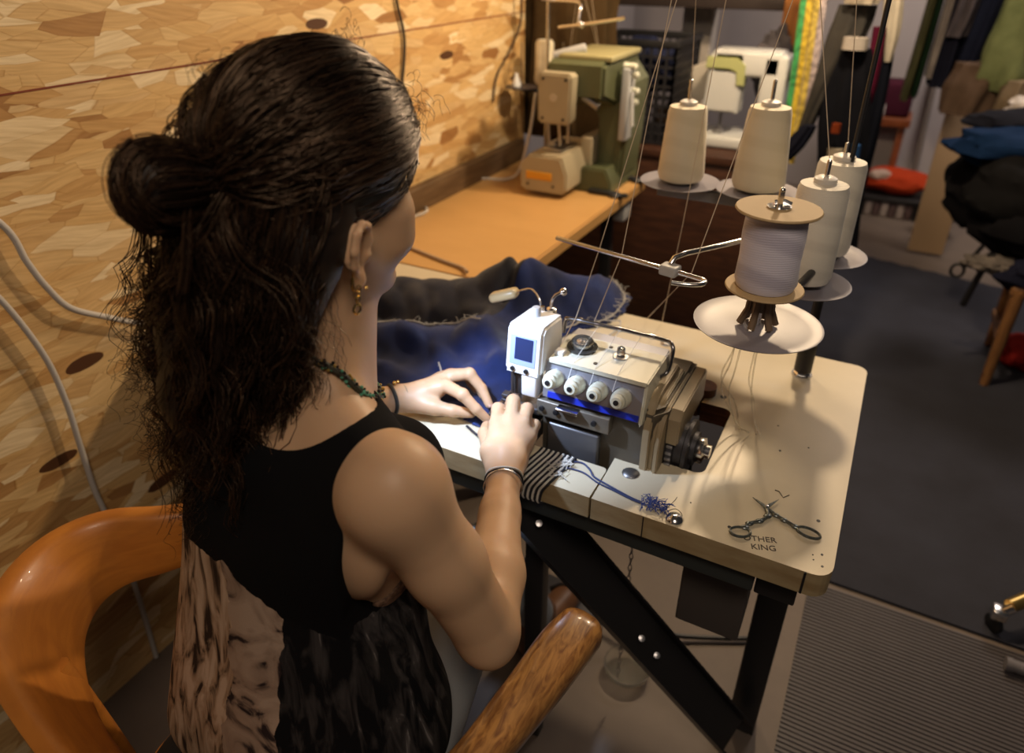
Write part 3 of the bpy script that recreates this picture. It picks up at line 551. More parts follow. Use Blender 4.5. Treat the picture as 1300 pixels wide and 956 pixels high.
def torso(S, g=0.0, k=.03):
    S.ell([-.512, .466, .955], (.143+g, .088+g, .115+g), TAX, k)
    S.ell([-.520, .462, .86], (.140+g, .090+g, .13+g), MAX_, k)
    S.ell([-.508, .44, .73], (.115+g, .082+g, .13+g), MAX_, k)
    S.ell([-.50, .415, .60], (.158+g, .115+g, .12+g), PAX, k)
    for sg in (-1, 1): S.ell(np.array([-.50, .552, .93])+TR*sg*.065, (.052+g, .045+g, .055+g), TAX, .03)
    S.cap(C7+[0, .01, -.03], SR-TR*.02+UZ*-.004, .042+g, .043+g, .03); S.cap(C7+[0, .01, -.03], SL+TR*.02, .042+g, .043+g, .03)
    for sg, sh in ((1, SR), (-1, SL)):
        S.ell(sh-TR*sg*.05-TF*.028-UZ*.085, (.050+g, .030+g, .075+g), TAX, .03)
S = SDF((-.86, .28, .50), (-.20, .96, 1.45), .0026)
torso(S)
# neck, trapezius
NB = C7+np.array([.002, .018, -.01]); S.cap(NB, H(0, -.018, -.085), .052, .050, .02); S.cap(C7+[0, .05, -.035], H(0, .02, -.09), .04, .045, .02)
for sh in (SR, SL): S.cap(C7+[0, .012, .03], sh*.45+C7*.55+[0, 0, .004], .026, .022, .035)
# skull and face
S.ell(H(0, -.012, .025), (.078, .098, .092), HAX, .012); S.ell(H(0, .035, -.035), (.062, .062, .085), HAX, .02)
S.cap(H(.052, .0, -.065), H(.012, .075, -.112), .017, .016, .025); S.cap(H(-.052, .0, -.065), H(-.012, .075, -.112), .017, .016, .025)
S.cap(H(.045, .055, -.03), H(.04, .06, -.055), .024, .026, .02); S.cap(H(-.045, .055, -.03), H(-.04, .06, -.055), .024, .026, .02)
S.ell(H(0, .082, -.113), (.018, .014, .014), HAX, .012)
S.cap(H(0, .098, .0), H(0, .116, -.045), .009, .012, .012); S.ell(H(.011, .104, -.052), (.009, .01, .008), HAX, .006); S.ell(H(-.011, .104, -.052), (.009, .01, .008), HAX, .006)
for sg in (-1, 1): S.ell(H(sg*.031, .096, -.005), (.018, .012, .013), HAX, .01, 'sub')
S.cap(H(-.03, .094, .018), H(.03, .094, .018), .011, .011, .015)
S.ell(H(0, .100, -.078), (.023, .012, .006), HAX, .004); S.ell(H(0, .097, -.087), (.019, .012, .007), HAX, .004); S.ell(H(0, .112, -.0825), (.022, .006, .0015), HAX, .002, 'sub')
# ears
def ear(S, sg):
    e = lambda f, u, r: H(sg*(.077+r), -.020+f, -.054+u)
    pts = [e(.010, -.004, .0), e(.012, .012, .003), e(.006, .026, .007), e(-.008, .031, .015), e(-.019, .024, .020), e(-.021, .008, .020), e(-.016, -.008, .015), e(-.008, -.020, .006)]
    for i in range(len(pts)-1): S.cap(pts[i], pts[i+1], .0040, .0042, .003)
    S.ell(e(-.004, .006, .003), (.006, .017, .024), HAX, .003); S.ell(e(-.001, -.026, .005), (.0045, .0085, .0105), HAX, .006)
    S.ell(e(-.001, .0, .0105), (.006, .008, .013), HAX, .003, 'sub'); S.cap(e(-.010, .020, .006), e(-.012, -.004, .006), .0028, .0028, .003)
    S.cap(e(.011, -.008, .0), e(.009, -.002, .006), .0045, .0035, .003)
ear(S, 1); ear(S, -1)
# arms
def arm(S, sh, el, wr, sg):
    S.ell(sh+UZ*-.008, (.049, .052, .056), TAX, .03)
    m = sh*.5+el*.5; S.cap(sh+UZ*-.01, m, .047, .041, .02); S.cap(m, el, .041, .037, .02)
    d = nz(wr-el); fm = el+(wr-el)*.32; S.cap(el, fm, .036, .038, .012); S.cap(fm, el+(wr-el)*.75, .038, .0265, .015); S.cap(el+(wr-el)*.72, wr, .027, .0235, .012)
    S.ell(el-nz(sh-el)*.012-d*.012, (.022, .022, .02), None, .015)
arm(S, SR, ER, WR, 1); arm(S, SL, EL, WL, -1)
# right hand (seen from its back, pinching the seam)
k = .006; W0 = WR+[-.002, .012, 0]
RM = [(-.444, .788, .826), (-.426, .803, .833), (-.406, .805, .829), (-.389, .794, .817)]
S.cap(WR, WR*.6+np.array(RM[1])*.4, .0235, .022, .01)
for m_, rr in zip(RM, (.0125, .013, .0125, .0115)): S.cap(W0, m_, .0165, rr, .012)
S.cap((-.43, .765, .818), (-.40, .765, .815), .016, .016, .015); S.cap((-.43, .74, .812), (-.385, .74, .81), .015, .014, .015)
RF = [[RM[0], (-.460, .822, .829), (-.474, .845, .806), (-.472, .850, .786)], [RM[1], (-.443, .842, .838), (-.459, .863, .815), (-.461, .860, .795)], [RM[2], (-.418, .842, .830), (-.434, .860, .807), (-.444, .852, .790)], [RM[3], (-.397, .826, .816), (-.411, .842, .797), (-.424, .836, .784)]]
for c, r0 in zip(RF, (.0102, .0105, .0100, .0090)): S.chain(c, (r0+.0015, r0, r0-.0012, r0-.0026), .003); [S.ell(c[1], (r0*1.05,)*3, None, .004)]
S.cap((-.405, .722, .800), (-.440, .760, .796), .019, .0150, .012); S.chain([(-.440, .760, .796), (-.470, .795, .795), (-.484, .825, .786)], (.0135, .0110, .0085), .004)
# left hand (flat, thumb towards the body)
LM = [(-.583, .857, .817), (-.592, .884, .818), (-.602, .903, .808), (-.611, .915, .795)]
S.cap(WL, WL*.5+np.array([-.60, .86, .80])*.5, .0215, .021, .01)
for m_, rr in zip(LM, (.0125, .0125, .0115, .0105)): S.cap(WL+[.008, .008, 0], m_, .0155, rr, .010)
S.cap((-.60, .85, .806), (-.615, .89, .80), .015, .013, .012)
LF = [[LM[0], (-.538, .839, .823), (-.512, .840, .801), (-.496, .846, .783)], [LM[1], (-.556, .893, .829), (-.532, .893, .806), (-.512, .882, .786)], [LM[2], (-.570, .915, .814), (-.550, .912, .795), (-.538, .905, .783)], [LM[3], (-.588, .927, .80), (-.570, .922, .788), (-.558, .915, .781)]]
for c, r0 in zip(LF, (.0100, .0100, .0095, .0085)): S.chain(c, (r0+.0018, r0, r0-.0012, r0-.0026), .003); S.ell(c[1], (r0*1.05,)*3, None, .004)
S.cap((-.625, .818, .792), (-.588, .825, .790), .0175, .0145, .012); S.chain([(-.588, .825, .790), (-.556, .834, .787), (-.528, .850, .781)], (.0135, .0105, .0080), .004)
body_me = S.mesh('body')
SKIN = mat('skin', (.53, .345, .215), .45, spec=.35, noise=(5, .35, (.47, .295, .175)), bump=(170, .06), sss=.25)
ps = thing('person', 'person seated at the cream table, dark hair half tied in a bun, black tank top', 'person', (-.5, .41, 0))
body_me.materials.append(SKIN); body = link('body', body_me, ps, smooth=False); body_me.polygons.foreach_set('use_smooth', [True]*len(body_me.polygons)); body['label'] = 'bare skin of head, neck, shoulders, arms and hands'
# fingernails
NAIL = mat('nail', (.62, .38, .30), .25)
def nails(chains, outs):
    q = MB()
    for c, r0 in chains:
        a, b = Vector(c[-2]), Vector(c[-1]); d = (b-a).normalized(); upn = Vector(outs); upn = (upn-d*upn.dot(d)).normalized(); p = b+upn*(r0*.62)+d*.001
        s_ = d.cross(upn); vs = []
        for j in range(-2, 3):
            for i in range(-2, 3): x = i/2; y_ = j/2; vs.append(p+s_*x*r0*.62+d*y_*.0052-upn*(x*x*.0022+max(y_, 0)**2*.0008)+upn*.0012)
        q.add(vs, [(j*5+i, j*5+i+1, (j+1)*5+i+1, (j+1)*5+i) for j in range(4) for i in range(4)])
    q.build('fingernail', NAIL, body)
nails([(c, .009) for c in LF[:2]], (.55, -.1, .8))
# eyes and brows on the far side of the face
for sg in (-1, 1):
    MB().ball(H(sg*.031, .079, -.005), .0105).build('eye', mat('eye_white', (.8, .78, .75), .2), body)
    MB().tube([H(sg*.015, .104, .018), H(sg*.032, .102, .023), H(sg*.047, .092, .018)], [.0018, .0028, .001], 6).build('eyebrow', mat('brow', (.02, .012, .008), .8), body)
MB().ball(H(0, .0985, -.082), .012, (1.75, .9, .62), (0, 0, -ya)).build('lips', mat('lips', (.42, .14, .11), .4), body)
# ---- clothing
TOP = bpy.data.materials.new('tank_print'); TOP.use_nodes = True; nt = TOP.node_tree; b_ = nt.nodes['Principled BSDF']; b_.inputs['Roughness'].default_value = .9; b_.inputs['Specular IOR Level'].default_value = .1
N_ = nt.nodes.new; L_ = nt.links.new
tc = N_('ShaderNodeTexCoord'); sx_ = N_('ShaderNodeSeparateXYZ'); L_(tc.outputs['Object'], sx_.inputs[0])
def mth(op, a, b=0, c=None):
    n = N_('ShaderNodeMath'); n.operation = op
    for i, v in enumerate((a, b) if c is None else (a, b, c)):
        if isinstance(v, (int, float)): n.inputs[i].default_value = v
        else: L_(v, n.inputs[i])
    return n.outputs[0]
def ramp(sock, stops, interp='LINEAR'):
    r = N_('ShaderNodeValToRGB'); r.color_ramp.interpolation = interp; e = r.color_ramp.elements
    while len(e) < len(stops): e.new(.5)
    for i, (p, c) in enumerate(stops): e[i].position = p; e[i].color = (*c, 1)
    L_(sock, r.inputs[0]); return r.outputs[0]
nz1 = N_('ShaderNodeTexNoise'); nz1.inputs['Scale'].default_value = 25; nz1.inputs['Detail'].default_value = 4; L_(tc.outputs['Object'], nz1.inputs['Vector'])
lim = mth('SUBTRACT', mth('ADD', mth('MULTIPLY', mth('MAXIMUM', mth('ADD', sx_.outputs[0], .54), 0), -.42), .884), sx_.outputs[2])
lim = mth('ADD', lim, mth('MULTIPLY', mth('SUBTRACT', nz1.outputs['Fac'], .5), .03))
mask = mth('GREATER_THAN', lim, 0)
mpp = N_('ShaderNodeMapping'); mpp.inputs['Rotation'].default_value = (0, R(32), 0); mpp.inputs['Scale'].default_value = (60, 60, 7); L_(tc.outputs['Object'], mpp.inputs[0])
st_ = N_('ShaderNodeTexNoise'); st_.inputs['Scale'].default_value = 1; st_.inputs['Detail'].default_value = 5; st_.inputs['Distortion'].default_value = .8; L_(mpp.outputs[0], st_.inputs['Vector'])
hairp = ramp(st_.outputs['Fac'], [(.38, (.04, .025, .018)), (.48, (.34, .23, .15)), (.62, (.52, .39, .29))])
big = N_('ShaderNodeTexNoise'); big.inputs['Scale'].default_value = 15; big.inputs['Detail'].default_value = 6; big.inputs['Distortion'].default_value = 1.4; L_(tc.outputs['Object'], big.inputs['Vector'])
facep = ramp(big.outputs['Fac'], [(.40, (.03, .02, .02)), (.46, (.28, .20, .15)), (.60, (.40, .30, .23))])
fx = mth('SUBTRACT', sx_.outputs[0], -.50)
m1 = N_('ShaderNodeMix'); m1.data_type = 'RGBA'; L_(mth('GREATER_THAN', mth('ADD', fx, mth('MULTIPLY', nz1.outputs['Fac'], .05)), -.015), m1.inputs[0]); L_(hairp, m1.inputs[6]); L_(facep, m1.inputs[7])
dkr = ramp(st_.outputs['Fac'], [(.45, (.006, .006, .007)), (.66, (.05, .045, .045)), (.72, (.16, .15, .15))])
m2 = N_('ShaderNodeMix'); m2.data_type = 'RGBA'; L_(mth('GREATER_THAN', mth('ADD', fx, mth('MULTIPLY', nz1.outputs['Fac'], .03)), .05), m2.inputs[0]); L_(m1.outputs[2], m2.inputs[6]); L_(dkr, m2.inputs[7])
m3 = N_('ShaderNodeMix'); m3.data_type = 'RGBA'; L_(mask, m3.inputs[0]); m3.inputs[6].default_value = (.0045, .0045, .0052, 1); L_(m2.outputs[2], m3.inputs[7]); L_(m3.outputs[2], b_.inputs['Base Color'])
cbn = N_('ShaderNodeTexNoise'); cbn.inputs['Scale'].default_value = 420; cb = N_('ShaderNodeBump'); cb.inputs['Strength'].default_value = .25; cb.inputs['Distance'].default_value = .001; L_(tc.outputs['Object'], cbn.inputs['Vector']); L_(cbn.outputs['Fac'], cb.inputs['Height']); L_(cb.outputs[0], b_.inputs['Normal'])
S = SDF((-.80, .25, .50), (-.28, .64, 1.12), .003)
torso(S, .006)
# loose lower part hangs free of the waist
S.cap((-.515, .425, .86), (-.50, .40, .56), .075, .12, .06)
for sg in (-1, 1): S.cap(np.array([-.52, .44, .90])+MR*sg*.075, np.array([-.52, .40, .55])+PR*sg*(.095 if sg > 0 else .125), .068, .085, .05)
# openings
NC = C7+np.array([.0, .02, .03]); S.ell(NC+[.0, -.03, .0], (.098, .085, .088), TAX, .004, 'sub'); S.ell(NC+[0, .07, .02], (.085, .09, .10), TAX, .004, 'sub')
for sg, sh in ((1, SR), (-1, SL)):
    S.ell(sh+TR*sg*.064-UZ*.135-TF*.004, (.100, .17, .215), TAX, .004, 'sub'); S.cap(sh+TR*sg*.064-UZ*.03, sh+TR*sg*.074-UZ*.155, .095, .124, .004, 'sub'); S.cap(sh+TR*sg*.024+UZ*.0, sh+TR*sg*.08+UZ*.06, .052, .06, .004, 'sub')
tm = S.mesh('tank_top'); tm.materials.append(TOP); tt = bpy.data.objects.new('tank_top', tm); C.objects.link(tt); tt.parent = ps; tt.matrix_parent_inverse = wmat(ps).inverted(); tt['label'] = 'sleeveless black top with a brown and black printed lower back'
# brown lace bralette seen in the armhole
S = SDF((-.70, .33, .70), (-.30, .62, .93), .003); torso(S, .0025)
g0, gx, gy, gz = S.blk(S.lo, S.lo+S.h*S.n); S.f = np.maximum(S.f, np.abs(gz-.775-.45*(gy-.36)-.004*np.sin(gx*260))-.026)
bm_ = S.mesh('bralette'); bm_.materials.append(mat('brown_lace', (.26, .155, .10), .8, noise=(140, .12, (.07, .038, .024)), bump=(200, .5))); bo = bpy.data.objects.new('bralette', bm_); C.objects.link(bo); bo.parent = ps; bo.matrix_parent_inverse = wmat(ps).inverted()
# jeans and shoes
JE = mat('pale_jeans', (.42, .45, .47), .8, noise=(6, .3, (.33, .37, .41)), bump=(300, .4))
S = SDF((-.80, .22, .05), (-.16, 1.12, .68), .0065)
S.ell(PEL+[0, 0, -.01], (.165, .125, .105), PAX, .03)
HPR = PEL+PR*.085-[0, 0, .045]; HPL = PEL-PR*.085-[0, 0, .045]; KR = np.array([-.475, .79, .52]); KL = np.array([-.66, .83, .52]); AR = np.array([-.47, 1.02, .13]); AL = np.array([-.68, .98, .12])
for hp_, kn, an in ((HPR, KR, AR), (HPL, KL, AL)): S.cap(hp_, kn, .088, .060, .03); S.cap(kn, kn*.6+an*.4, .059, .055, .02); S.cap(kn*.6+an*.4, an, .055, .040, .02)
jm = S.mesh('jeans'); jm.materials.append(JE); jo = bpy.data.objects.new('jeans', jm); C.objects.link(jo); jo.parent = ps; jo.matrix_parent_inverse = wmat(ps).inverted(); jo['label'] = 'pale grey-blue denim trousers'
SHM = mat('brown_leather', (.16, .075, .035), .4, noise=(12, .25, (.07, .03, .015)))
for an in (AR, AL):
    S = SDF(an+[-.10, -.12, -.12], an+[.10, .26, .10], .004); S.cap(an+[0, -.01, .02], an+[0, -.015, -.05], .045, .043, .02); S.cap(an+[0, -.02, -.075], an+[.01, .16, -.085], .036, .034, .025); S.cap(an+[.003, .03, -.055], an+[.01, .12, -.07], .038, .030, .02)
    g0, gx, gy, gz = S.blk(S.lo, S.lo+S.h*S.n); S.f = np.maximum(S.f, .012-gz+.0*gx+.0*gy)
    sm_ = S.mesh('shoe'); sm_.materials.append(SHM); so = bpy.data.objects.new('shoe', sm_); C.objects.link(so); so.parent = ps; so.matrix_parent_inverse = wmat(ps).inverted()
    o2_ = [(an[0]+.004+.040*math.cos(R(a_)), an[1]+.06+.128*math.sin(R(a_))) for a_ in range(0, 360, 15)]; MB().prism(o2_, .001, .014, bev=.003).build('sole', BLACK, so)
# ---- hair
HAIR = bpy.data.materials.new('dark_hair'); HAIR.use_nodes = True; nt = HAIR.node_tree; b_ = nt.nodes['Principled BSDF']; b_.inputs['Roughness'].default_value = .36; b_.inputs['Specular IOR Level'].default_value = .55; b_.inputs['Specular Tint'].default_value = (1, .72, .5, 1)
N_ = nt.nodes.new; L_ = nt.links.new; tc = N_('ShaderNodeTexCoord'); n1 = N_('ShaderNodeTexNoise'); n1.inputs['Scale'].default_value = 60; n1.inputs['Detail'].default_value = 3; L_(tc.outputs['Object'], n1.inputs['Vector']); ge = N_('ShaderNodeNewGeometry'); L_(ramp(mth('ADD', mth('MULTIPLY', ge.outputs['Random Per Island'], .7), mth('MULTIPLY', n1.outputs['Fac'], .35)), [(.15, (.006, .004, .003)), (.55, (.016, .009, .0065)), (.85, (.042, .022, .012)), (1, (.10, .052, .028))]), b_.inputs['Base Color'])
HAIRB = mat('hair_under', (.008, .005, .004), .5, noise=(60, .2, (.015, .008, .005)))
TIE = H(-.004, -.112, .004)
S = SDF((-.82, .28, .86), (-.36, .68, 1.44), .004)
S.ell(H(0, -.006, .034), (.085, .101, .090), HAX, .015); S.ell(H(.0, -.045, -.01), (.080, .055, .085), HAX, .02); S.ell(H(0, .03, .068), (.066, .068, .045), HAX, .02)
HM = [(-.535, .440, 1.20), (-.575, .425, 1.13), (-.592, .412, 1.06), (-.59, .400, .985), (-.585, .388, .90)]
S.cap(H(0, -.070, -.03), HM[0], .056, .056, .03)
for i, (ra, rb_) in enumerate(((.068, .064), (.064, .054), (.054, .034), (.034, .012))): S.cap(HM[i], HM[i+1], ra*.76, rb_*.74, .03)
S.cap(H(.045, -.055, -.05), (-.495, .435, 1.115), .038, .022, .03)
S.cap(H(-.045, -.03, -.06), (-.62, .47, 1.12), .030, .016, .03)
BUN = H(-.012, -.156, .004)
S.ell(BUN, (.033, .034, .036), HAX, .01); S.cap(TIE, BUN, .024, .03, .01)
S.ell(H(.082, .0, -.058), (.03, .034, .040), HAX, .008, 'sub'); S.ell(H(.0, .115, -.04), (.075, .055, .085), HAX, .015, 'sub')
hm = S.mesh('hair'); hm.materials.append(HAIRB)
hair = bpy.data.objects.new('hair', hm); C.objects.link(hair); hair.parent = ps; hair.matrix_parent_inverse = wmat(ps).inverted(); hair['label'] = 'long wavy dark brown hair, half gathered in a messy bun'
SV = []; SF = []
EARC = H(.088, -.018, -.056)
def strand(P, r0, r1):
    P = np.array(P); n = len(P)
    if min(np.min(np.linalg.norm(P-EARC, axis=1)), np.min(np.linalg.norm(P-H(.105, -.045, -.045), axis=1))) < .031: return
    T = np.gradient(P, axis=0); T /= np.maximum(np.linalg.norm(T, axis=1)[:, None], 1e-9)
    u = np.cross(T, [.3, .2, .93]); u /= np.maximum(np.linalg.norm(u, axis=1)[:, None], 1e-6); v = np.cross(T, u); rr = np.linspace(1, 0, n)[:, None]; rr = r1+(r0-r1)*np.sqrt(rr)
    ring = [P+(u*math.cos(a)+v*math.sin(a))*rr for a in (0, 2.094, 4.189)]; o = sum(len(x) for x in SV); SV.append(np.stack(ring, 1).reshape(-1, 3))
    i = np.arange(n-1)[:, None]*3+o
    for k in range(3): l = (k+1) % 3; SF.append(np.concatenate([i+k, i+l, i+3+l, i+3+k], 1))
def bez(p, n=18):
    p = [np.array(x, float) for x in p]; t = np.linspace(0, 1, n)[:, None]
    return (1-t)**3*p[0]+3*(1-t)**2*t*p[1]+3*(1-t)*t*t*p[2]+t**3*p[3]
rg = np.random.RandomState(11)
def skull(a, e, lift=0):     # a: azimuth from the face (rad, + = right), e: elevation
    r = np.array([.085+lift, .101+lift, .090+lift]); return H(math.sin(a)*math.cos(e)*r[0], -.006+math.cos(a)*math.cos(e)*r[1], .034+math.sin(e)*r[2])
def proj_out(P, lift):       # push a path out of the skull ellipsoid
    r = np.array([.085+lift, .101+lift, .090+lift]); c = H(0, -.006, .034); q = P-c; l = np.stack([q@HR, q@HF, q@HU], 1)/r; d = np.linalg.norm(l, axis=1); k_ = np.where(d < 1, 1/np.maximum(d, 1e-3), 1); l = l*k_[:, None]*r; return c+l[:, :1]*HR+l[:, 1:2]*HF+l[:, 2:3]*HU
def wav(P, amp, wl, ph, grow=1.0):
    P = np.array(P); L = np.concatenate([[0], np.cumsum(np.linalg.norm(np.diff(P, axis=0), axis=1))]); T = np.gradient(P, axis=0); T /= np.linalg.norm(T, axis=1)[:, None]+1e-9
    u = np.cross(T, [.5, .1, .85]); u /= np.linalg.norm(u, axis=1)[:, None]+1e-9; v = np.cross(T, u); s_ = (L/L[-1])**grow
    return P+(u*np.cos(L/wl*6.283+ph)[:, None]+v*np.sin(L/wl*6.283+ph)[:, None])*(amp*s_)[:, None]
# 1 swept back over the crown to the tie
for c in range(330):
    a = rg.uniform(-1.9, 1.9); top = abs(a) < 1.15
    e = rg.uniform(.12, .55) if top else rg.uniform(-.15, .3)
    if rg.rand() < .35: a = rg.uniform(-2.4, 2.4); e = rg.uniform(.25, 1.35)
    p0 = skull(a, e, .000); p3 = TIE+HR*rg.uniform(-.012, .012)+HU*rg.uniform(-.014, .014)
    mid = (p0+p3)/2; out = mid-H(0, -.006, .034); out /= np.linalg.norm(out)
    P = bez([p0, p0+(mid+out*.10-p0)*.55, p3+(mid+out*.09-p3)*.5, p3], 22); lift = rg.uniform(.001, .010); ph = rg.uniform(0, 6.28); am = rg.uniform(.0008, .0035); wl = rg.uniform(.035, .08)
    P = wav(P, am, wl, ph, .5)
    for s_ in range(9):
        o = rg.normal(0, .0034, 3); env = np.sin(np.linspace(.25, 2.9, 22))[:, None]; Q = proj_out(P+o*(.35+env)+rg.normal(0, .0003, (22, 3)), lift+rg.uniform(0, .003)); strand(Q, .0007, .0004)
# 2 hanging waves
BK = np.array([-.60, .405, .98])
for c in range(430):
    a = rg.uniform(1.62, 4.6); e = rg.uniform(-.8, .18); p0 = skull(a, e)
    if rg.rand() < .35: p0 = TIE+rg.normal(0, .012, 3)
    side = math.sin(a)
    t_ = rg.rand(); end = np.array([-.598+side*.050+rg.normal(0, .030), .408+rg.normal(0, .020)+.012*abs(side), 1.12-.265*t_**.7+rg.normal(0, .012)])
    if side < -.3: end[1] += .02; end[0] -= .012
    if rg.rand() < .30: end = np.array([-.488+rg.normal(0, .018), .432+rg.normal(0, .010), 1.09+rg.uniform(-.06, .05)])
    o = p0-HD; o[2] = 0; o /= np.linalg.norm(o)+1e-6
    P = bez([p0, p0+o*.050+[0, 0, -.045], end*[1, 1, 0]+o*[.022, .022, 0]+[0, 0, end[2]+.10], end], 34); ph = rg.uniform(0, 6.28); P = wav(P, rg.uniform(.004, .014), rg.uniform(.06, .12), ph, .8)
    for s_ in range(13):
        o2 = rg.normal(0, .0042, 3); gr = np.linspace(.5, 1.5, 34)[:, None]; Q = wav(P+o2*gr, rg.uniform(.0004, .0020), rg.uniform(.035, .08), rg.uniform(0, 6.28)); strand(Q[:rg.randint(26, 35)], .0007, .00025)
# 3 the bun: loops of hair around its own axis
for c in range(150):
    ph = rg.uniform(0, 6.28); rr = rg.uniform(.024, .038); tl = rg.uniform(-.5, .5); t = np.linspace(ph, ph+rg.uniform(2.2, 5.2), 30)
    ax1 = HU*math.cos(tl)+HR*math.sin(tl); ax2 = HF; off = (HR*math.cos(tl)-HU*math.sin(tl))*rg.uniform(-.024, .024); sq = math.sqrt(max(.15, 1-(np.linalg.norm(off)/.036)**2))
    P = BUN+off+np.outer(np.cos(t), ax1)*rr*sq*1.06+np.outer(np.sin(t), ax2)*rr*sq
    for s_ in range(7): strand(P+rg.normal(0, .0022, 3)+rg.normal(0, .0002, P.shape), .00055, .0004)
for c in range(60):
    p0 = TIE+rg.normal(0, .016, 3)+HF*.01; d_ = rg.normal(0, 1, 3); d_ -= HF*(d_@HF); d_ /= np.linalg.norm(d_); P = bez([p0, TIE+d_*.022-HF*.01, BUN+d_*.040+HF*.015, BUN+d_*.036-HF*.02], 16)
    for s_ in range(8): strand(P+rg.normal(0, .0025, 3), .00055, .0004)
# 4 stray curls: frizz at the hairline, loose ends at the shoulder and beside the ear
def stray(p0, d, L, n, curl, r=.00028):
    for i in range(n):
        q0 = np.array(p0)+rg.normal(0, .012, 3); dd = np.array(d)+rg.normal(0, .35, 3); dd /= np.linalg.norm(dd); Ls = L*rg.uniform(.5, 1.1); P = bez([q0, q0+dd*Ls*.4, q0+dd*Ls*.6+[0, 0, -.3*Ls], q0+dd*Ls*.5+[0, 0, -.8*Ls]], 24); strand(wav(P, curl*rg.uniform(.5, 1.2), rg.uniform(.018, .035), rg.uniform(0, 6.28), .6), r, r*.6)
stray(H(.03, .09, .075), HF*.6+HR*.5+HU*.5, .028, 40, .003); stray(H(0, .02, .13), HU+HF*.2, .025, 40, .003); stray(H(-.02, -.09, .09), -HF*.7+HU*.6, .03, 40, .003)
stray(H(.02, -.115, -.02), -HF*.8, .05, 30, .006); stray((-.640, .41, 1.17), (-.7, -.1, -.3), .06, 50, .007); stray((-.655, .40, 1.10), (-.7, -.1, -.4), .06, 60, .008); stray((-.665, .40, 1.01), (-.6, -.1, -.5), .055, 60, .008); stray((-.60, .385, .95), (0, -.3, -.8), .06, 90, .009)
stray((-.52, .435, 1.12), (.5, 0, -.7), .08, 50, .006); stray(H(.06, -.04, -.07), (.12, -.3, -.95), .10, 12, .003)
V_ = np.concatenate(SV); F_ = np.concatenate(SF); sme = bpy.data.meshes.new('hair_strands'); sme.vertices.add(len(V_)); sme.vertices.foreach_set('co', V_.ravel().astype(np.float32)); sme.loops.add(F_.size); sme.loops.foreach_set('vertex_index', F_.ravel().astype(np.int32)); sme.polygons.add(len(F_)); sme.polygons.foreach_set('loop_start', np.arange(0, F_.size, 4, dtype=np.int32)); sme.update(calc_edges=True); sme.polygons.foreach_set('use_smooth', [True]*len(F_)); sme.materials.append(HAIR)
so = bpy.data.objects.new('hair_strands', sme); C.objects.link(so); so.parent = hair; so['kind'] = 'stuff'
# jewellery
q = MB().tube(cat_rom([H(.089, -.036, -.070), H(.095, -.040, -.076), H(.095, -.040, -.084), H(.087, -.035, -.082)], 5, True), .0009, 6, closed=True); q.build('hoop_earring', GOLD, ps)
q = MB()
for i, (a_, b2) in enumerate(((.004, -.084), (.0, -.089), (.003, -.094))): q.tube([H(.093, -.034+a_*.6, b2)+HR*math.cos(t)*.0016*(i % 2)+HF*math.cos(t)*.0026+HU*math.sin(t)*.0036 for t in [k_*.785 for k_ in range(8)]], .0009, 6, closed=True)
q.tube([H(.093, -.033, -.104)+HF*math.cos(t)*.0045+HU*math.sin(t)*.0048 for t in [k_*.524 for k_ in range(12)]], .0013, 6, closed=True); q.build('drop_earring', GOLD, ps)
MB().ball(H(.0905, -.020, -.086), .0019).build('stud_earring', GOLD, ps)
NCK = cat_rom([(-.505, .424, 1.122), (-.480, .432, 1.122), (-.458, .450, 1.114), (-.440, .464, 1.095), (-.428, .474, 1.072), (-.433, .492, 1.052), (-.450, .528, 1.03), (-.48, .562, 1.012), (-.51, .575, 1.008), (-.55, .562, 1.02), (-.575, .52, 1.045), (-.572, .475, 1.085), (-.545, .436, 1.115)], 7, True)
nk = thing_ = MB().tube(NCK, .0040, 8, closed=True).build('necklace', mat('dark_cord', (.03, .03, .018), .6), ps)
bc = [mat('bead_green', (.08, .26, .17), .3), mat('bead_gold', (.45, .30, .08), .3, .6), mat('bead_black', (.012, .012, .012), .3)]
q = MB()
for i, p in enumerate(NCK):
    for j in range(7):
        q.cur = rnd.choice((0, 0, 1, 2, 2)); q.ball(p+Vector((rnd.uniform(-.0046, .0046), rnd.uniform(-.0046, .0046), rnd.uniform(-.0046, .0046))), rnd.uniform(.0014, .0024), n=8)
bd = q.build('beads', bc, nk); bd['kind'] = 'stuff'
def bangle(c, ax, r, t, name, m, wob=0, n=36):
    c = Vector(c); ax = Vector(ax).normalized(); u = ax.orthogonal().normalized(); v = ax.cross(u)
    return MB().tube([c+u*math.cos(2*math.pi*i/n)*r+v*math.sin(2*math.pi*i/n)*r*.92+ax*wob*math.sin(4*math.pi*i/n) for i in range(n)], t, 7, closed=True).build(name, m, ps)
ra_ = WR-ER; la_ = WL-EL
bangle(WR-ra_*.01, ra_, .0280, .0018, 'bracelet', mat('bracelet_black', (.015, .015, .015), .5), .002)['label'] = 'black cord bracelet'
bangle(WR+ra_*.012, ra_, .0280, .0012, 'bracelet', WC, .004)['label'] = 'white cord bracelet'
bangle(WR-ra_*.045, ra_, .0290, .0012, 'bracelet', CHROME, -.004)['label'] = 'thin silver bracelet'
bangle(WL-la_*.075, la_, .0275, .0034, 'bracelet', mat('braided_black', (.02, .022, .022), .7, bump=(400, .8)), .001)['label'] = 'thick braided black bracelet'
bangle(WL+la_*.035, la_, .0250, .0016, 'bracelet', mat('grey_cord', (.16, .15, .11), .8), .001)['label'] = 'thin grey cord bracelet'
q = MB().ball(WL-la_*.075+[0, .012, .027], .0038).ball(WL-la_*.05+[0, .014, .028], .0028); q.build('bracelet_bead', GOLD, ps)
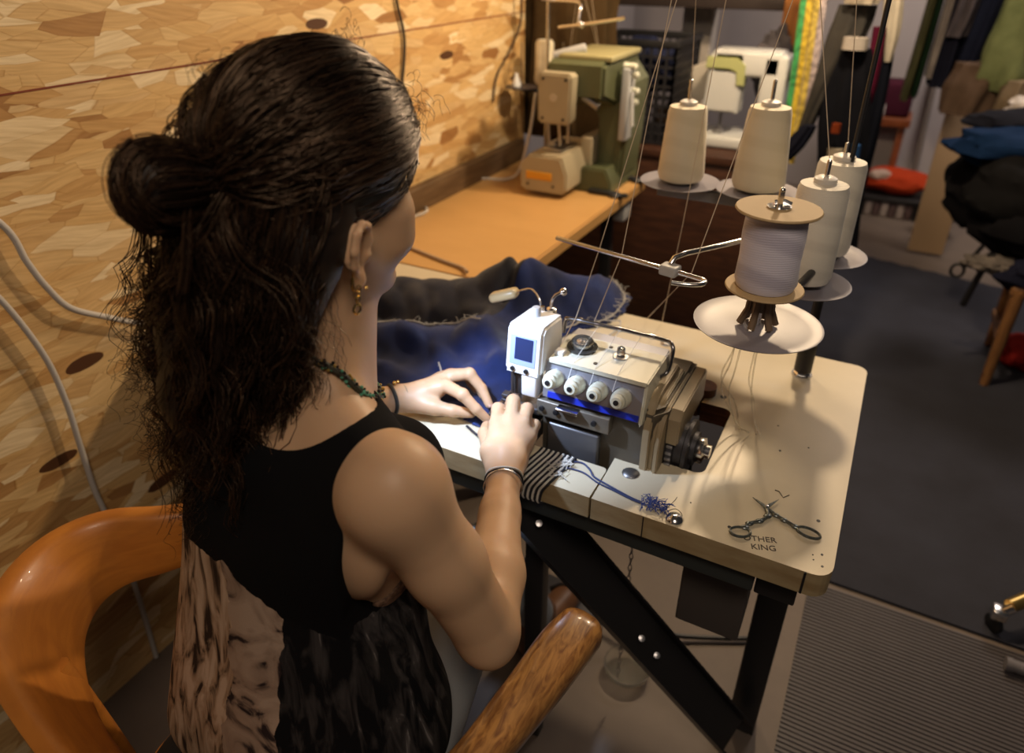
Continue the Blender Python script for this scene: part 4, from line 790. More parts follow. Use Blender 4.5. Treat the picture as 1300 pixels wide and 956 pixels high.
# ---------------------------------------------------------------- wooden armchair
CW = wood('chair_wood', (.50, .19, .03), (.42, .15, .024), 4, (4, 4, 22), .38, .08, .6); CW2 = wood('arm_wood', (.40, .20, .06), (.16, .065, .022), 6, (22, 5, 14), .28, .35, 1.0)
ch = thing('armchair', 'honey-brown wooden armchair with curved wraparound back, holding the seated person', 'chair', (-.54, .33, 0))
def rail_mesh(pts, secs, k=8):
    P = cat_rom(pts, k); S_ = cat_rom([Vector(s) for s in secs], k); q = MB(); n = 16; vs = []
    for i, p in enumerate(P):
        t = (P[min(i+1, len(P)-1)]-P[max(i-1, 0)]).normalized(); side = t.cross(Vector((0, 0, 1))).normalized(); hw, hh, lean = S_[i]; f = min(1, min(i, len(P)-1-i)/3*.75+.35); f = math.sqrt(f)
        for j in range(n):
            a = 2*math.pi*j/n; ca, sa = math.cos(a), math.sin(a); ca = math.copysign(abs(ca)**.6, ca); sa = math.copysign(abs(sa)**.6, sa)
            vs.append(p+side*(ca*hw*f+lean*sa*hh)+Vector((0, 0, 1))*sa*hh*f)
    N = len(P); fs = [(i*n+j, i*n+(j+1) % n, (i+1)*n+(j+1) % n, (i+1)*n+j) for i in range(N-1) for j in range(n)]+[tuple(range(n))[::-1], tuple((N-1)*n+j for j in range(n))]
    return q.add(vs, fs)
ring = [(-.214, .628, .680), (-.226, .57, .682), (-.240, .47, .682), (-.262, .36, .682), (-.32, .255, .68), (-.43, .195, .68), (-.57, .182, .68), (-.70, .20, .678), (-.805, .233, .676), (-.885, .285, .674), (-.922, .35, .674), (-.912, .412, .674), (-.855, .47, .674), (-.79, .55, .672), (-.74, .62, .668)]
secs = [(.030, .022, 0), (.034, .023, 0), (.030, .022, 0), (.024, .030, -.1), (.018, .048, -.3), (.016, .056, -.4), (.016, .058, -.45), (.016, .058, -.5), (.017, .058, -.6), (.017, .058, -.6), (.017, .058, -.5), (.017, .055, -.4), (.018, .048, -.3), (.022, .036, -.2), (.028, .022, 0)]
rl = rail_mesh(ring[3:], secs[3:]).build('backrest', CW, ch)
am = rail_mesh(ring[:5], secs[:5]).build('armrest', CW2, ch)
q = MB(); q.lathe([(.20, .395), (.235, .405), (.24, .425), (.22, .44), (.05, .432), (.001, .43)], (-.53, .35, 0), n=40); q.build('seat', CW, ch)
q = MB(); q.lathe([(.16, .430), (.215, .436), (.222, .450), (.20, .462), (.05, .468), (.001, .468)], (-.53, .35, 0), n=40); q.build('cushion', mat('cushion_black', (.012, .012, .014), .8), ch)
for x, y, tx, ty in ((-.315, .50, -.234, .52), (-.72, .54, -.80, .53), (-.36, .24, -.33, .262), (-.74, .26, -.80, .25)):
    MB().tube(cat_rom([(x+.0, y, 0), (x, y, .22), (x, y, .42), (tx, ty, .665)], 5), [.014]*5+[.017]*5+[.018]*5+[.016], 12).build('leg', CW, ch)
# ---------------------------------------------------------------- denim on table
DEN = bpy.data.materials.new('denim'); DEN.use_nodes = True; nt = DEN.node_tree; b_ = nt.nodes['Principled BSDF']; b_.inputs['Roughness'].default_value = .85; b_.inputs['Specular IOR Level'].default_value = .15; b_.inputs['Sheen Weight'].default_value = .15
N_ = nt.nodes.new; L_ = nt.links.new; tc = N_('ShaderNodeTexCoord'); n1 = N_('ShaderNodeTexNoise'); n1.inputs['Scale'].default_value = 9; n1.inputs['Detail'].default_value = 5; L_(tc.outputs['Object'], n1.inputs['Vector'])
c1 = ramp(n1.outputs['Fac'], [(.3, (.005, .009, .032)), (.55, (.010, .022, .10)), (.75, (.022, .045, .17))])
fd = N_('ShaderNodeTexNoise'); fd.inputs['Scale'].default_value = 5.5; fd.inputs['Detail'].default_value = 3; mpp = N_('ShaderNodeMapping'); mpp.inputs['Location'].default_value = (.35, .1, 0); L_(tc.outputs['Object'], mpp.inputs[0]); L_(mpp.outputs[0], fd.inputs['Vector'])
sx_ = N_('ShaderNodeSeparateXYZ'); L_(tc.outputs['Object'], sx_.inputs[0])
c2 = ramp(fd.outputs['Fac'], [(.45, (.010, .010, .013)), (.66, (.022, .023, .035)), (.8, (.10, .09, .085))])
sel = mth('MULTIPLY', mth('GREATER_THAN', mth('SUBTRACT', sx_.outputs[1], mth('MULTIPLY', sx_.outputs[0], .35)), 1.345), mth('LESS_THAN', sx_.outputs[0], -.64))
mx = N_('ShaderNodeMix'); mx.data_type = 'RGBA'; L_(sel, mx.inputs[0]); L_(c1, mx.inputs[6]); L_(c2, mx.inputs[7]); L_(mx.outputs[2], b_.inputs['Base Color'])
wv = N_('ShaderNodeTexWave'); wv.inputs['Scale'].default_value = 260; bpn = N_('ShaderNodeBump'); bpn.inputs['Strength'].default_value = .3; bpn.inputs['Distance'].default_value = .0008; mpp = N_('ShaderNodeMapping'); mpp.inputs['Rotation'].default_value = (.2, .1, .8); L_(tc.outputs['Object'], mpp.inputs[0]); L_(mpp.outputs[0], wv.inputs[0]); L_(wv.outputs['Fac'], bpn.inputs['Height']); L_(bpn.outputs[0], b_.inputs['Normal'])
OUT = np.array([(-1.03, 1.05), (-1.06, 1.15), (-.99, 1.245), (-.86, 1.345), (-.74, 1.375), (-.66, 1.37), (-.58, 1.44), (-.50, 1.475), (-.452, 1.45), (-.440, 1.37), (-.455, 1.29), (-.50, 1.245), (-.525, 1.17), (-.515, 1.08), (-.505, 1.01), (-.482, .95), (-.478, .875), (-.47, .85), (-.505, .842), (-.58, .86), (-.66, .865), (-.76, .87), (-.87, .90), (-.97, .96)])
def sd_poly(X, Y, P):
    d = np.full(X.shape, 9.); ins = np.zeros(X.shape, bool)
    for i in range(len(P)):
        a, b = P[i], P[(i+1) % len(P)]; e = b-a; t = np.clip(((X-a[0])*e[0]+(Y-a[1])*e[1])/(e@e), 0, 1); d = np.minimum(d, np.hypot(X-a[0]-t*e[0], Y-a[1]-t*e[1]))
        c = (a[1] > Y) != (b[1] > Y); ins ^= c & (X < (b[0]-a[0])*(Y-a[1])/(b[1]-a[1]+1e-12)+a[0])
    return np.where(ins, d, -d)
gx = np.arange(-1.08, -.42, .005); gy = np.arange(.82, 1.50, .005); GX, GY = np.meshgrid(gx, gy, indexing='ij')
sd = sd_poly(GX, GY, OUT)
def ridge(a, b, w, h):
    a, b = np.array(a), np.array(b); e = b-a; t = np.clip(((GX-a[0])*e[0]+(GY-a[1])*e[1])/(e@e), 0, 1); d = np.hypot(GX-a[0]-t*e[0], GY-a[1]-t*e[1]); return h*np.exp(-(d/w)**2)
nzf = np.array([[__import__('mathutils').noise.noise(Vector((x*9, y*9, 0)))*.010+__import__('mathutils').noise.noise(Vector((x*24, y*24, 3)))*.004 for y in gy] for x in gx])
hgt = .006+ridge((-.96, 1.12), (-.66, 1.26), .085, .080)+ridge((-.66, 1.27), (-.49, 1.40), .070, .085)+ridge((-.90, .98), (-.66, 1.06), .045, .035)+ridge((-.66, 1.12), (-.56, 1.02), .055, .052)+ridge((-.80, 1.02), (-.60, .96), .028, .020)+ridge((-.93, .93), (-.70, .905), .022, .022)
hgt -= ridge((-.92, 1.06), (-.68, 1.13), .016, .020)+ridge((-.665, 1.33), (-.655, 1.20), .012, .030)
fl = np.clip((GY-.90-.0*GX)/.10, 0, 1)*np.clip((-.50-GX)/.05+.6, .0, 1); flat = np.clip(fl, 0, 1); hgt = .004+(hgt-.004+nzf)*(.18+.82*np.maximum(flat, np.clip((-.68-GX)/.08, 0, 1)))
hgt = .004+(hgt-.004)*.74+.006*np.abs(np.sin(GX*46+GY*30+6*nzf/.01*.3))*np.clip(hgt/.03, 0, 1)*.8
edge_ = np.clip(sd/.030, 0, 1); hgt = np.maximum(hgt*np.sqrt(1-(1-edge_)**2), .0015)
q = MB(); idm = {}; 
for i in range(len(gx)):
    for j in range(len(gy)):
        if sd[i, j] > -.002: idm[i, j] = len(q.v); q.v.append((gx[i], gy[j], .7625+hgt[i, j]))
nb = len(q.v); q.v += [(x, y, .7615) for x, y, z_ in q.v]
bdy = {}
for (i, j), a in idm.items():
    if (i+1, j) in idm and (i, j+1) in idm and (i+1, j+1) in idm:
        f = (a, idm[i+1, j], idm[i+1, j+1], idm[i, j+1]); q.f += [f, tuple(v+nb for v in f[::-1])]; q.mi += [0, 0]
        for u_, v_ in zip(f, f[1:]+f[:1]): bdy[(u_, v_)] = 1
for (u_, v_) in list(bdy):
    if (v_, u_) not in bdy: q.f.append((v_, u_, u_+nb, v_+nb)); q.mi.append(0)
used = sorted({v for f in q.f for v in f}); mp_ = {v: k_ for k_, v in enumerate(used)}; q.v = [q.v[v] for v in used]; q.f = [tuple(mp_[v] for v in f) for f in q.f]
dn = thing('denim_garment', 'crumpled dark blue denim garment with frayed edges on the cream table', 'garment', (-.7, 1.1, .76)); cl = q.build('cloth', DEN, dn)
def hz(x, y): i = int(np.clip(round((x+1.08)/.005), 0, len(gx)-1)); j = int(np.clip(round((y-.82)/.005), 0, len(gy)-1)); return .764+max(hgt[i, j], 0)
FRAY = mat('fray', (.50, .50, .48), .85)
def fray(path, n, L, name='frayed_edge'):
    P = cat_rom([(x, y, hz(x, y)+.002) for x, y in path], 8); q = MB(); q.tube([Vector((p.x, p.y, hz(p.x, p.y)+.002)) for p in P], .0016, 6)
    for _ in range(n):
        p = rnd.choice(P); p = Vector((p.x, p.y, hz(p.x, p.y)+.002)); d = Vector((rnd.uniform(-1, 1), rnd.uniform(-1, 1), rnd.uniform(-.1, .5)))*L; e_ = p+d
        e_.z = max(e_.z, hz(e_.x, e_.y)+.001); q.tube([p, p+d*.5+Vector((0, 0, .003)), e_], .0005, 4)
    q.build(name, FRAY, dn)
fray([(-.905, 1.00), (-.84, 1.05), (-.76, 1.085), (-.70, 1.09), (-.64, 1.075)], 40, .014)
fray([(-.91, 1.16), (-.925, 1.09), (-.90, 1.02), (-.875, .985)], 14, .01)
fray([(-.502, 1.462), (-.463, 1.43), (-.450, 1.37), (-.462, 1.30), (-.503, 1.255), (-.53, 1.19)], 90, .018)
fray([(-.462, 1.30), (-.43, 1.315), (-.425, 1.27), (-.437, 1.22)], 8, .01)
fray([(-.67, .965), (-.655, .95), (-.63, .915)], 3, .006)
# strip under the left fingertips
tag(MB().tube(cat_rom([(-.53, .836, .7635), (-.50, .822, .7635), (-.47, .815, .7635), (-.44, .822, .764)], 5), .0025, 8, flat=.5).build('fabric_tape', mat('tape_black', (.02, .02, .03), .7)), 'thin dark tape being held between the fingertips', 'tape')
# ---------------------------------------------------------------- cables
CAB = mat('white_cable', (.52, .49, .45), .4)
tag(MB().tube(cat_rom([(-1.255, .40, 1.30), (-1.252, .49, 1.20), (-1.25, .583, 1.086), (-1.25, .602, 1.01), (-1.25, .619, .956), (-1.25, .645, .905), (-1.25, .70, .862), (-1.25, .77, .815), (-1.23, .86, .775), (-1.2, .95, .766)], 8), .0058, 10).build('cable', CAB), 'thick white cable bending across the chipboard towards the table end', 'cable')
tag(MB().tube(cat_rom([(-1.25, .46, 1.12), (-1.25, .50, 1.04), (-1.25, .542, .966), (-1.25, .575, .843), (-1.25, .583, .74), (-1.25, .580, .647), (-1.25, .576, .532), (-1.25, .58, .456), (-1.25, .585, .256), (-1.25, .575, .02)], 8), .0055, 10).build('cable', CAB), 'lower white cable hanging down the chipboard behind the chair', 'cable')
tag(MB().tube(cat_rom([(-1.262, 1.70, 1.5), (-1.262, 1.721, 1.352), (-1.262, 1.745, 1.252), (-1.262, 1.719, 1.135)], 6), .004, 8).build('cable', BLACK), 'short black cable hanging from above on the chipboard', 'cable')
tag(MB().tube(cat_rom([(-1.262, 2.46, 1.34), (-1.262, 2.452, 1.237), (-1.262, 2.36, 1.15), (-1.262, 2.27, 1.08), (-1.262, 2.245, 1.001)], 6), .0035, 8).build('cable', mat('brown_cable', (.05, .03, .02), .6)), 'thin brown cable looping beside the wall behind the green machine', 'cable')
tag(MB().tube(cat_rom([(-1.262, 1.78, .765), (-1.22, 1.745, .765), (-1.215, 1.70, .765), (-1.235, 1.64, .765), (-1.25, 1.58, .765)], 6), .0045, 8).build('cable', CAB), 'white cable end curling on the orange table by the wall', 'cable')
tag(MB().tube(cat_rom([(-1.262, 1.56, .767), (-1.17, 1.50, .765), (-1.09, 1.465, .765), (-.965, 1.429, .765), (-.89, 1.41, .766), (-.86, 1.385, .77)], 6), .0045, 8).build('cable', mat('beige_cable', (.42, .30, .20), .5)), 'beige cable crossing the orange table towards the denim', 'cable')
tag(MB().tube(cat_rom([(-1.262, 2.02, .766), (-1.24, 2.11, .766), (-1.165, 2.143, .766), (-1.12, 2.16, .79), (-1.10, 2.18, .87), (-1.09, 2.2, .95), (-1.085, 2.22, 1.05)], 6), .005, 8).build('cable', CAB), 'white cable rising along the left side of the green machine', 'cable')
tag(MB().tube(cat_rom([(-.50, 1.15, .07), (-.46, 1.17, .085), (-.36, 1.18, .09), (-.28, 1.17, .08), (-.2, 1.2, .02), (.0, 1.3, .012)], 6), .006, 8).build('cable', BLACK), 'black cable running low under the cream table', 'cable')
tag(MB().tube(cat_rom([(-.06, .90, .58), (-.055, .92, .52), (-.075, .98, .46), (-.09, 1.1, .38)], 6), .005, 8).build('cable', BLACK), 'black cable leaving the switch box under the table', 'cable')
# chain and glass bowl under the table
cn = MB()
for i in range(34):
    z_ = .60-i*.0155; p = Vector((-.262, .99, z_)); a = (i % 2)*math.pi/2
    cn.tube([p+Vector((math.cos(a)*.0035*math.cos(t), math.sin(a)*.0035*math.cos(t), .0095*math.sin(t))) for t in [k_*.785 for k_ in range(8)]], .0012, 5, closed=True)
tag(cn.build('chain', STEEL), 'thin metal chain hanging under the cream table beside the brace', 'chain')
tag(MB().lathe([(.004, .001), (.04, .003), (.052, .02), (.054, .034), (.052, .034), (.049, .021), (.036, .007), (.004, .005)], (-.262, 1.065, 0), n=40).build('glass_bowl', GL), 'small clear glass bowl on the floor below the chain', 'bowl')
tag(MB().box((-.56, 1.02, .018), (-.36, 1.24, .032), rot=(R(-8), 0, 0), bev=.004).build('foot_pedal', DARKST), 'dark metal foot pedal under the cream table', 'pedal')
# ---------------------------------------------------------------- green coverstitch machine
gm = thing('coverstitch_machine', 'olive green and beige cylinder-bed machine at the far end of orange table', 'sewing machine', (-.9, 2.25, .76))
GRN = mat('olive_green', (.115, .125, .065), .42, noise=(7, .3, (.075, .085, .04))); BEI = mat('beige_cast', (.40, .345, .235), .4); YLT = mat('khaki_cast', (.33, .30, .15), .4)
TT = Matrix(((1, 0, 0, 0), (0, 0, 1, 0), (0, 1, 0, 0), (0, 0, 0, 1)))
def yprism(out, y0, y1, name, m, par=gm, b=.006): return MB().prism(out, y0, y1, bev=b, tf=TT).build(name, m, par)
cyl = yprism([(-1.048, .785), (-1.03, .775), (-.900, .775), (-.885, .79), (-.885, .84), (-.905, .895), (-1.02, .895), (-1.05, .86)], 2.04, 2.33, 'cylinder_bed', BEI)
MB().box((-1.025, 2.0345, .818), (-.935, 2.0395, .843), bev=.001).build('yellow_label', mat('label_yellow', (.70, .33, .03), .45), cyl)
for x, z_ in ((-1.02, .80), (-.93, .80)): MB().lathe([(.004, 0), (.004, .003)], (x, 2.0385, z_), (0, -1, 0), 10).build('screw', BLACK, cyl)
q = MB().box((-1.0, 2.10, .893), (-.93, 2.22, .905), bev=.002); q.box((-.99, 2.12, .905), (-.96, 2.2, .918), bev=.003); q.tube([(-.985, 2.12, .912), (-.955, 2.16, .93)], .005, 8); q.build('throat_plate', STEEL, gm)
MB().box((-.91, 2.20, .80), (-.865, 2.36, .93), bev=.008).build('side_cover', BEI, gm)
yprism([(-1.0, .762), (-.78, .762), (-.78, .80), (-.80, .84), (-.90, .84), (-.97, .80)], 2.16, 2.44, 'base', GRN)
yprism([(-.87, .80), (-.775, .80), (-.765, .95), (-.76, 1.10), (-.80, 1.15), (-.90, 1.15), (-.90, 1.05), (-.865, .98)], 2.24, 2.42, 'column', GRN, b=.012)
q = MB(); q.prism([(2.10, 1.075), (2.10, 1.165), (2.12, 1.175), (2.40, 1.185), (2.42, 1.15), (2.40, 1.0), (2.30, 1.01)], -.99, -.80, bev=.01, tf=Matrix(((0, 0, 1, 0), (1, 0, 0, 0), (0, 1, 0, 0), (0, 0, 0, 1)))); q.build('arm', GRN, gm)
MB().box((-.965, 2.13, 1.172), (-.79, 2.40, 1.19), bev=.005).build('arm_cover', YLT, gm)
fc = yprism([(-.992, 1.005), (-.982, .995), (-.895, .995), (-.885, 1.01), (-.882, 1.135), (-.892, 1.145), (-.985, 1.145), (-.995, 1.135)], 2.045, 2.10, 'face_plate', BEI)
for x, z_ in ((-.975, 1.128), (-.90, 1.128), (-.975, 1.012), (-.905, 1.012)): MB().lathe([(.0045, 0), (.0045, .003)], (x, 2.045, z_), (0, -1, 0), 10).build('screw', BLACK, fc)
MB().lathe([(.012, 0), (.012, .0015)], (-.94, 2.0455, 1.075), (0, -1, 0), 24).build('badge', mat('badge_pale', (.52, .46, .36), .4), fc)
for a, b, r in (((-.975, 2.09, 1.0), (-.975, 2.10, .91), .005), ((-.935, 2.08, 1.0), (-.935, 2.10, .92), .006), ((-.905, 2.09, 1.0), (-.91, 2.10, .93), .005)): MB().tube([a, b], r, 8).build('needle_bar', STEEL, gm)
MB().tube([(-.87, 2.12, 1.07), (-.82, 2.12, 1.045)], .012, 10).build('guide_peg', STEEL, gm)
for z_, x in ((1.155, -.75), (1.13, -.745), (1.08, -.745), (1.045, -.75)): MB().lathe([(.011, 0), (.011, .012), (.008, .016), (.011, .02), (.010, .04), (.006, .043)], (x-.03, 2.22+(1.155-z_)*.3, z_), (1, -.15, 0), 18).build('tension_knob', KN, gm)
q = MB().box((-.78, 2.2, .93), (-.755, 2.26, 1.15), bev=.004); q.tube([(-.75, 2.22, 1.08), (-.735, 2.2, .98)], .006, 8); q.build('tension_bracket', LGREY, gm)
q = MB().lathe([(.014, 0), (.015, .002), (.015, .10), (.011, .105)], (-1.0, 2.17, 1.175), (.8, .35, .22), 20); q.build('lamp_tube', LGREY, gm)
for x, y in ((-.76, 2.155), (-.75, 2.35)):
    q = MB().lathe([(.02, .761), (.022, .768), (.016, .775)], (x, y, 0), n=18).lathe([(.016, .761), (.018, .768)], (x+.025, y+.01, 0), n=18); q.box((x-.09, y-.012, .764), (x, y+.012, .776), bev=.003); q.build('mounting_foot', BLACK, gm)
# its own thread stand
s2 = thing('thread_stand', 'small thread stand with chrome rod behind the green machine', 'thread stand', (-1.12, 2.38, .76))
MB().tube([(-1.12, 2.38, .762), (-1.12, 2.38, 1.45)], .006, 10).build('pole', CHROME, s2)
for x, y, r in ((-1.195, 2.33, .055), (-1.07, 2.40, .052), (-.95, 2.40, .052)):
    MB().lathe([(.002, 0), (r, .003), (r+.001, .006), (.002, .004)], (x, y, 1.04), n=36).build('plate', mat('dark_plate', (.05, .04, .04), .4), s2); MB().tube([(x, y, 1.04), (x, y, 1.19)], .003, 8).build('pin', CHROME, s2)
q = MB().tube([(-1.195, 2.33, 1.035), (-1.12, 2.38, 1.03), (-1.07, 2.40, 1.035), (-.95, 2.40, 1.035)], .006, 8); q.build('arm', BLACKPAINT, s2)
q = MB().tube([(-1.045, 2.30, 1.246), (-.96, 2.3, 1.258), (-.82, 2.3, 1.282)], .0052, 10); q.ball((-.965, 2.3, 1.257), .011).tube(cat_rom([(-.975, 2.3, 1.258), (-.975, 2.31, 1.30), (-.985, 2.33, 1.318), (-1.03, 2.35, 1.322), (-1.12, 2.38, 1.32)], 5), .005, 10); q.build('guide_rod', CHROME, s2)
MB().box((-1.14, 2.36, 1.32), (-1.10, 2.40, 1.345), bev=.004).build('clamp', LGREY, s2)
G2 = 'thread cones behind the green machine'
def cone2(x, y, h, r0, r1, lab, m=THC):
    tag(MB().lathe([(r0*.9, 1.047), (r0, 1.055), (r1, 1.047+h-.01), (r1*.8, 1.047+h), (.004, 1.047+h)], (x, y, 0), n=30).build('thread_cone', m), lab, 'thread cone', G2)
cone2(-1.15, 2.42, .145, .035, .032, 'tall cream thread cone against the pole behind the green machine')
cone2(-1.205, 2.31, .045, .016, .007, 'tiny white plastic cone on the dark plate near the wall', WHITEPL)
cone2(-1.055, 2.42, .105, .040, .03, 'cream cone peeking over the green machine, behind the lamp tube')
cone2(-.945, 2.42, .11, .036, .028, 'short cream cone above the right end of the green arm')
for a, b in (((-1.055, 2.42, 1.15), (-.97, 2.3, 1.45)), ((-.945, 2.42, 1.16), (-1.0, 2.3, 1.45)), ((-.945, 2.42, 1.16), (-.96, 2.3, 1.45))): tag(MB().tube([a, b], .0007, 4).build('thread', TH), {(-1.055): 'faint thread rising from the cone behind the lamp tube', -.945: 'faint thread from the short cone above the green arm'}[a[0]]+(', right-hand one' if b[0] == -.96 else ''), 'thread', 'threads above the green machine')
# ---------------------------------------------------------------- background furniture
def tabl(name, lab, x0, x1, y0, y1, z1, m, th=.03, solid=False, leg_=.02, cat_='table'):
    t = thing(name, lab, cat_, ((x0+x1)/2, (y0+y1)/2, 0)); MB().box((x0, y0, z1-th), (x1, y1, z1), bev=.003).build('top', m, t)
    if solid: MB().box((x0+.01, y0+.01, .05), (x1-.01, y1, z1-th), bev=.003).build('body', m, t); MB().box((x0+.03, y0+.03, 0), (x1-.03, y1-.03, .05)).build('plinth', BLACK, t)
    else:
        for x in (x0+.04, x1-.04):
            for y in (y0+.04, y1-.04): MB().box((x-leg_, y-leg_, 0), (x+leg_, y+leg_, z1-th), bev=.003).build('leg', m, t)
    return t
DB = wood('dark_brown_wood', (.075, .030, .016), (.04, .016, .010), 5, (1, 9, 9), .5)
tabl('cabinet', 'dark brown wooden cabinet behind the orange table, carrying crate and white machine', -1.25, -.36, 2.66, 3.09, .80, DB, solid=True, cat_='cabinet')
cr = thing('crate', 'black plastic mesh crate standing on the dark brown cabinet', 'crate', (-.93, 2.88, .80))
q = MB(); x0, x1, y0, y1, z0, z1 = -1.10, -.765, 2.72, 3.05, .801, 1.165
for (a, b, along) in (((x0, y0), (x1, y0), 0), ((x0, y1), (x1, y1), 0), ((x0, y0), (x0, y1), 1), ((x1, y0), (x1, y1), 1)):
    L_n = 11
    for i in range(L_n+1):
        t = i/L_n; x = a[0]+(b[0]-a[0])*t; y = a[1]+(b[1]-a[1])*t; q.box((x-.004, y-.004, z0), (x+.004, y+.004, z1))
    for i in range(11):
        zz = z0+.01+(z1-z0-.02)*i/10; q.box((a[0]-.004, a[1]-.003, zz-.0045), (b[0]+.004, b[1]+.003, zz+.0045))
q.build('mesh_side', mat('crate_black', (.02, .02, .024), .4), cr, smooth=False)
MB().box((x0, y0, z0), (x1, y1, z0+.01)).build('base', BLACK, cr)
q = MB(); q.box((x0-.01, y0-.01, z1-.012), (x1+.01, y0+.006, z1+.012), bev=.003).box((x0-.01, y1-.006, z1-.012), (x1+.01, y1+.01, z1+.012), bev=.003).box((x0-.01, y0, z1-.012), (x0+.006, y1, z1+.012), bev=.003).box((x1-.006, y0, z1-.012), (x1+.01, y1, z1+.012), bev=.003); q.build('rim', BLACK, cr)
from mathutils import noise as mn
def lump(name, c, r, m, amp=.25, fr=3, seed=0, parent=None, n=40):
    q = MB().ball((0, 0, 0), 1, n=n); q.v = [tuple(Vector(c)+Vector((v[0]*r[0], v[1]*r[1], v[2]*r[2]))*(1+amp*mn.noise(Vector(v)*fr+Vector((seed, 0, 0)))+amp*.4*mn.noise(Vector(v)*fr*2.6+Vector((0, seed, 0))))) for v in q.v]
    return q.build(name, m, parent)
def drape(name, lv, m, parent=None, ripple=.12, cnt=7, ang=0, seed=0, n=48):
    q = MB(); L = cat_rom([Vector((*c, 0)).to_3d() if len(c) == 2 else Vector(c[:3]) for c in lv], 6); Wd = cat_rom([Vector((c[3], c[4], 0)) for c in lv], 6); vs = []
    for i, p in enumerate(L):
        w_, d_ = Wd[i].x, Wd[i].y
        for k_ in range(n):
            a = 2*math.pi*k_/n; rr = 1+ripple*math.sin(cnt*a+seed+i*.12)+ripple*.8*mn.noise(Vector((math.cos(a)*2+seed, math.sin(a)*2, i*.25))); x = math.cos(a)*w_*rr; y = math.sin(a)*d_*rr
            vs.append(p+Vector((x*math.cos(ang)-y*math.sin(ang), x*math.sin(ang)+y*math.cos(ang), 0)))
    N = len(L); fs = [(i*n+k_, i*n+(k_+1) % n, (i+1)*n+(k_+1) % n, (i+1)*n+k_) for i in range(N-1) for k_ in range(n)]+[tuple(range(n))[::-1], tuple((N-1)*n+k_ for k_ in range(n))]
    return q.add(vs, fs).build(name, m, parent)
def cloth(name, c1, c2=None, rough=.9): return mat(name, c1, rough, spec=.08, noise=(14, .3, c2 or tuple(x*.6 for x in c1)))
tag(lump('folded_cloth', (-.92, 2.88, 1.06), (.13, .12, .10), cloth('navy_cloth', (.02, .025, .06)), .3, 2.5, 3), 'dark navy cloth heaped inside the black crate', 'cloth')
# shelf beam overhead at the back
tag(MB().box((-1.2, 3.12, 1.26), (-.36, 3.45, 1.33), bev=.004).build('wall_shelf', mat('dark_shelf', (.03, .02, .018), .6)), 'dark shelf board running along the top behind the crate', 'shelf')
tag(drape('curtain', [(-1.16, 2.56, 1.6, .17, .03), (-1.15, 2.56, 1.2, .18, .035), (-1.14, 2.56, .83, .17, .03)], cloth('brown_curtain', (.085, .055, .025), (.04, .025, .012)), ripple=.25, cnt=9), 'brown curtain hanging behind the green machine at the chipboard end', 'curtain')
# white home machine
wm = thing('sewing_machine', 'white sewing machine with pale green stripe on the dark cabinet', 'sewing machine', (-.60, 2.92, .80))
WM = mat('machine_white', (.58, .60, .60), .3); PG = mat('pale_green', (.42, .45, .20), .35)
MB().box((-.74, 2.78, .801), (-.44, 2.99, .845), bev=.012).build('base', WM, wm)
q = MB().prism([(-.665, .93), (-.655, 1.13), (-.64, 1.15), (-.545, 1.15), (-.53, 1.13), (-.535, .93)], 2.80, 2.90, bev=.008, tf=TT); q.build('head', WM, wm)
q = MB(); q.prism([(-.67, 1.085), (-.665, 1.125), (-.555, 1.125), (-.525, 1.10), (-.523, 1.03), (-.55, 1.03), (-.555, 1.075), (-.58, 1.085)], 2.792, 2.82, bev=.003, tf=TT); q.build('stripe', PG, wm)
q = MB().box((-.65, 2.80, 1.06), (-.40, 2.93, 1.15), bev=.015).box((-.47, 2.80, .84), (-.38, 2.93, 1.14), bev=.015); q.build('arm', WM, wm)
MB().tube([(-.60, 2.85, .93), (-.60, 2.85, .86)], .006, 8).build('needle_bar', STEEL, wm); MB().box((-.62, 2.83, .845), (-.58, 2.87, .86), bev=.002).build('presser_foot', STEEL, wm)
MB().lathe([(.035, 0), (.04, .005), (.04, .02), (.03, .025)], (-.38, 2.865, 1.09), (1, 0, 0), 26).build('hand_wheel', LGREY, wm)
tag(lump('scrap_pile', (-.78, 2.93, .87), (.085, .09, .06), cloth('scrap_brown', (.10, .065, .04), (.03, .02, .016)), .35, 3, 5), 'heap of dark brown fabric scraps left of the white sewing machine', 'fabric')
tag(lump('fabric_bundle', (-.47, 3.04, 1.07), (.07, .045, .13), cloth('scrap_grey', (.16, .14, .15), (.03, .03, .035)), .35, 2.5, 8), 'dark patterned fabric bundle behind the white sewing machine', 'fabric')
tag(MB().box((-.86, 2.99, .93), (-.60, 3.01, 1.07), rot=(R(12), R(-22), 0), bev=.004).build('white_board', mat('pale_card', (.58, .53, .45), .7)), 'cream board leaning behind the scraps on the dark cabinet', 'board')
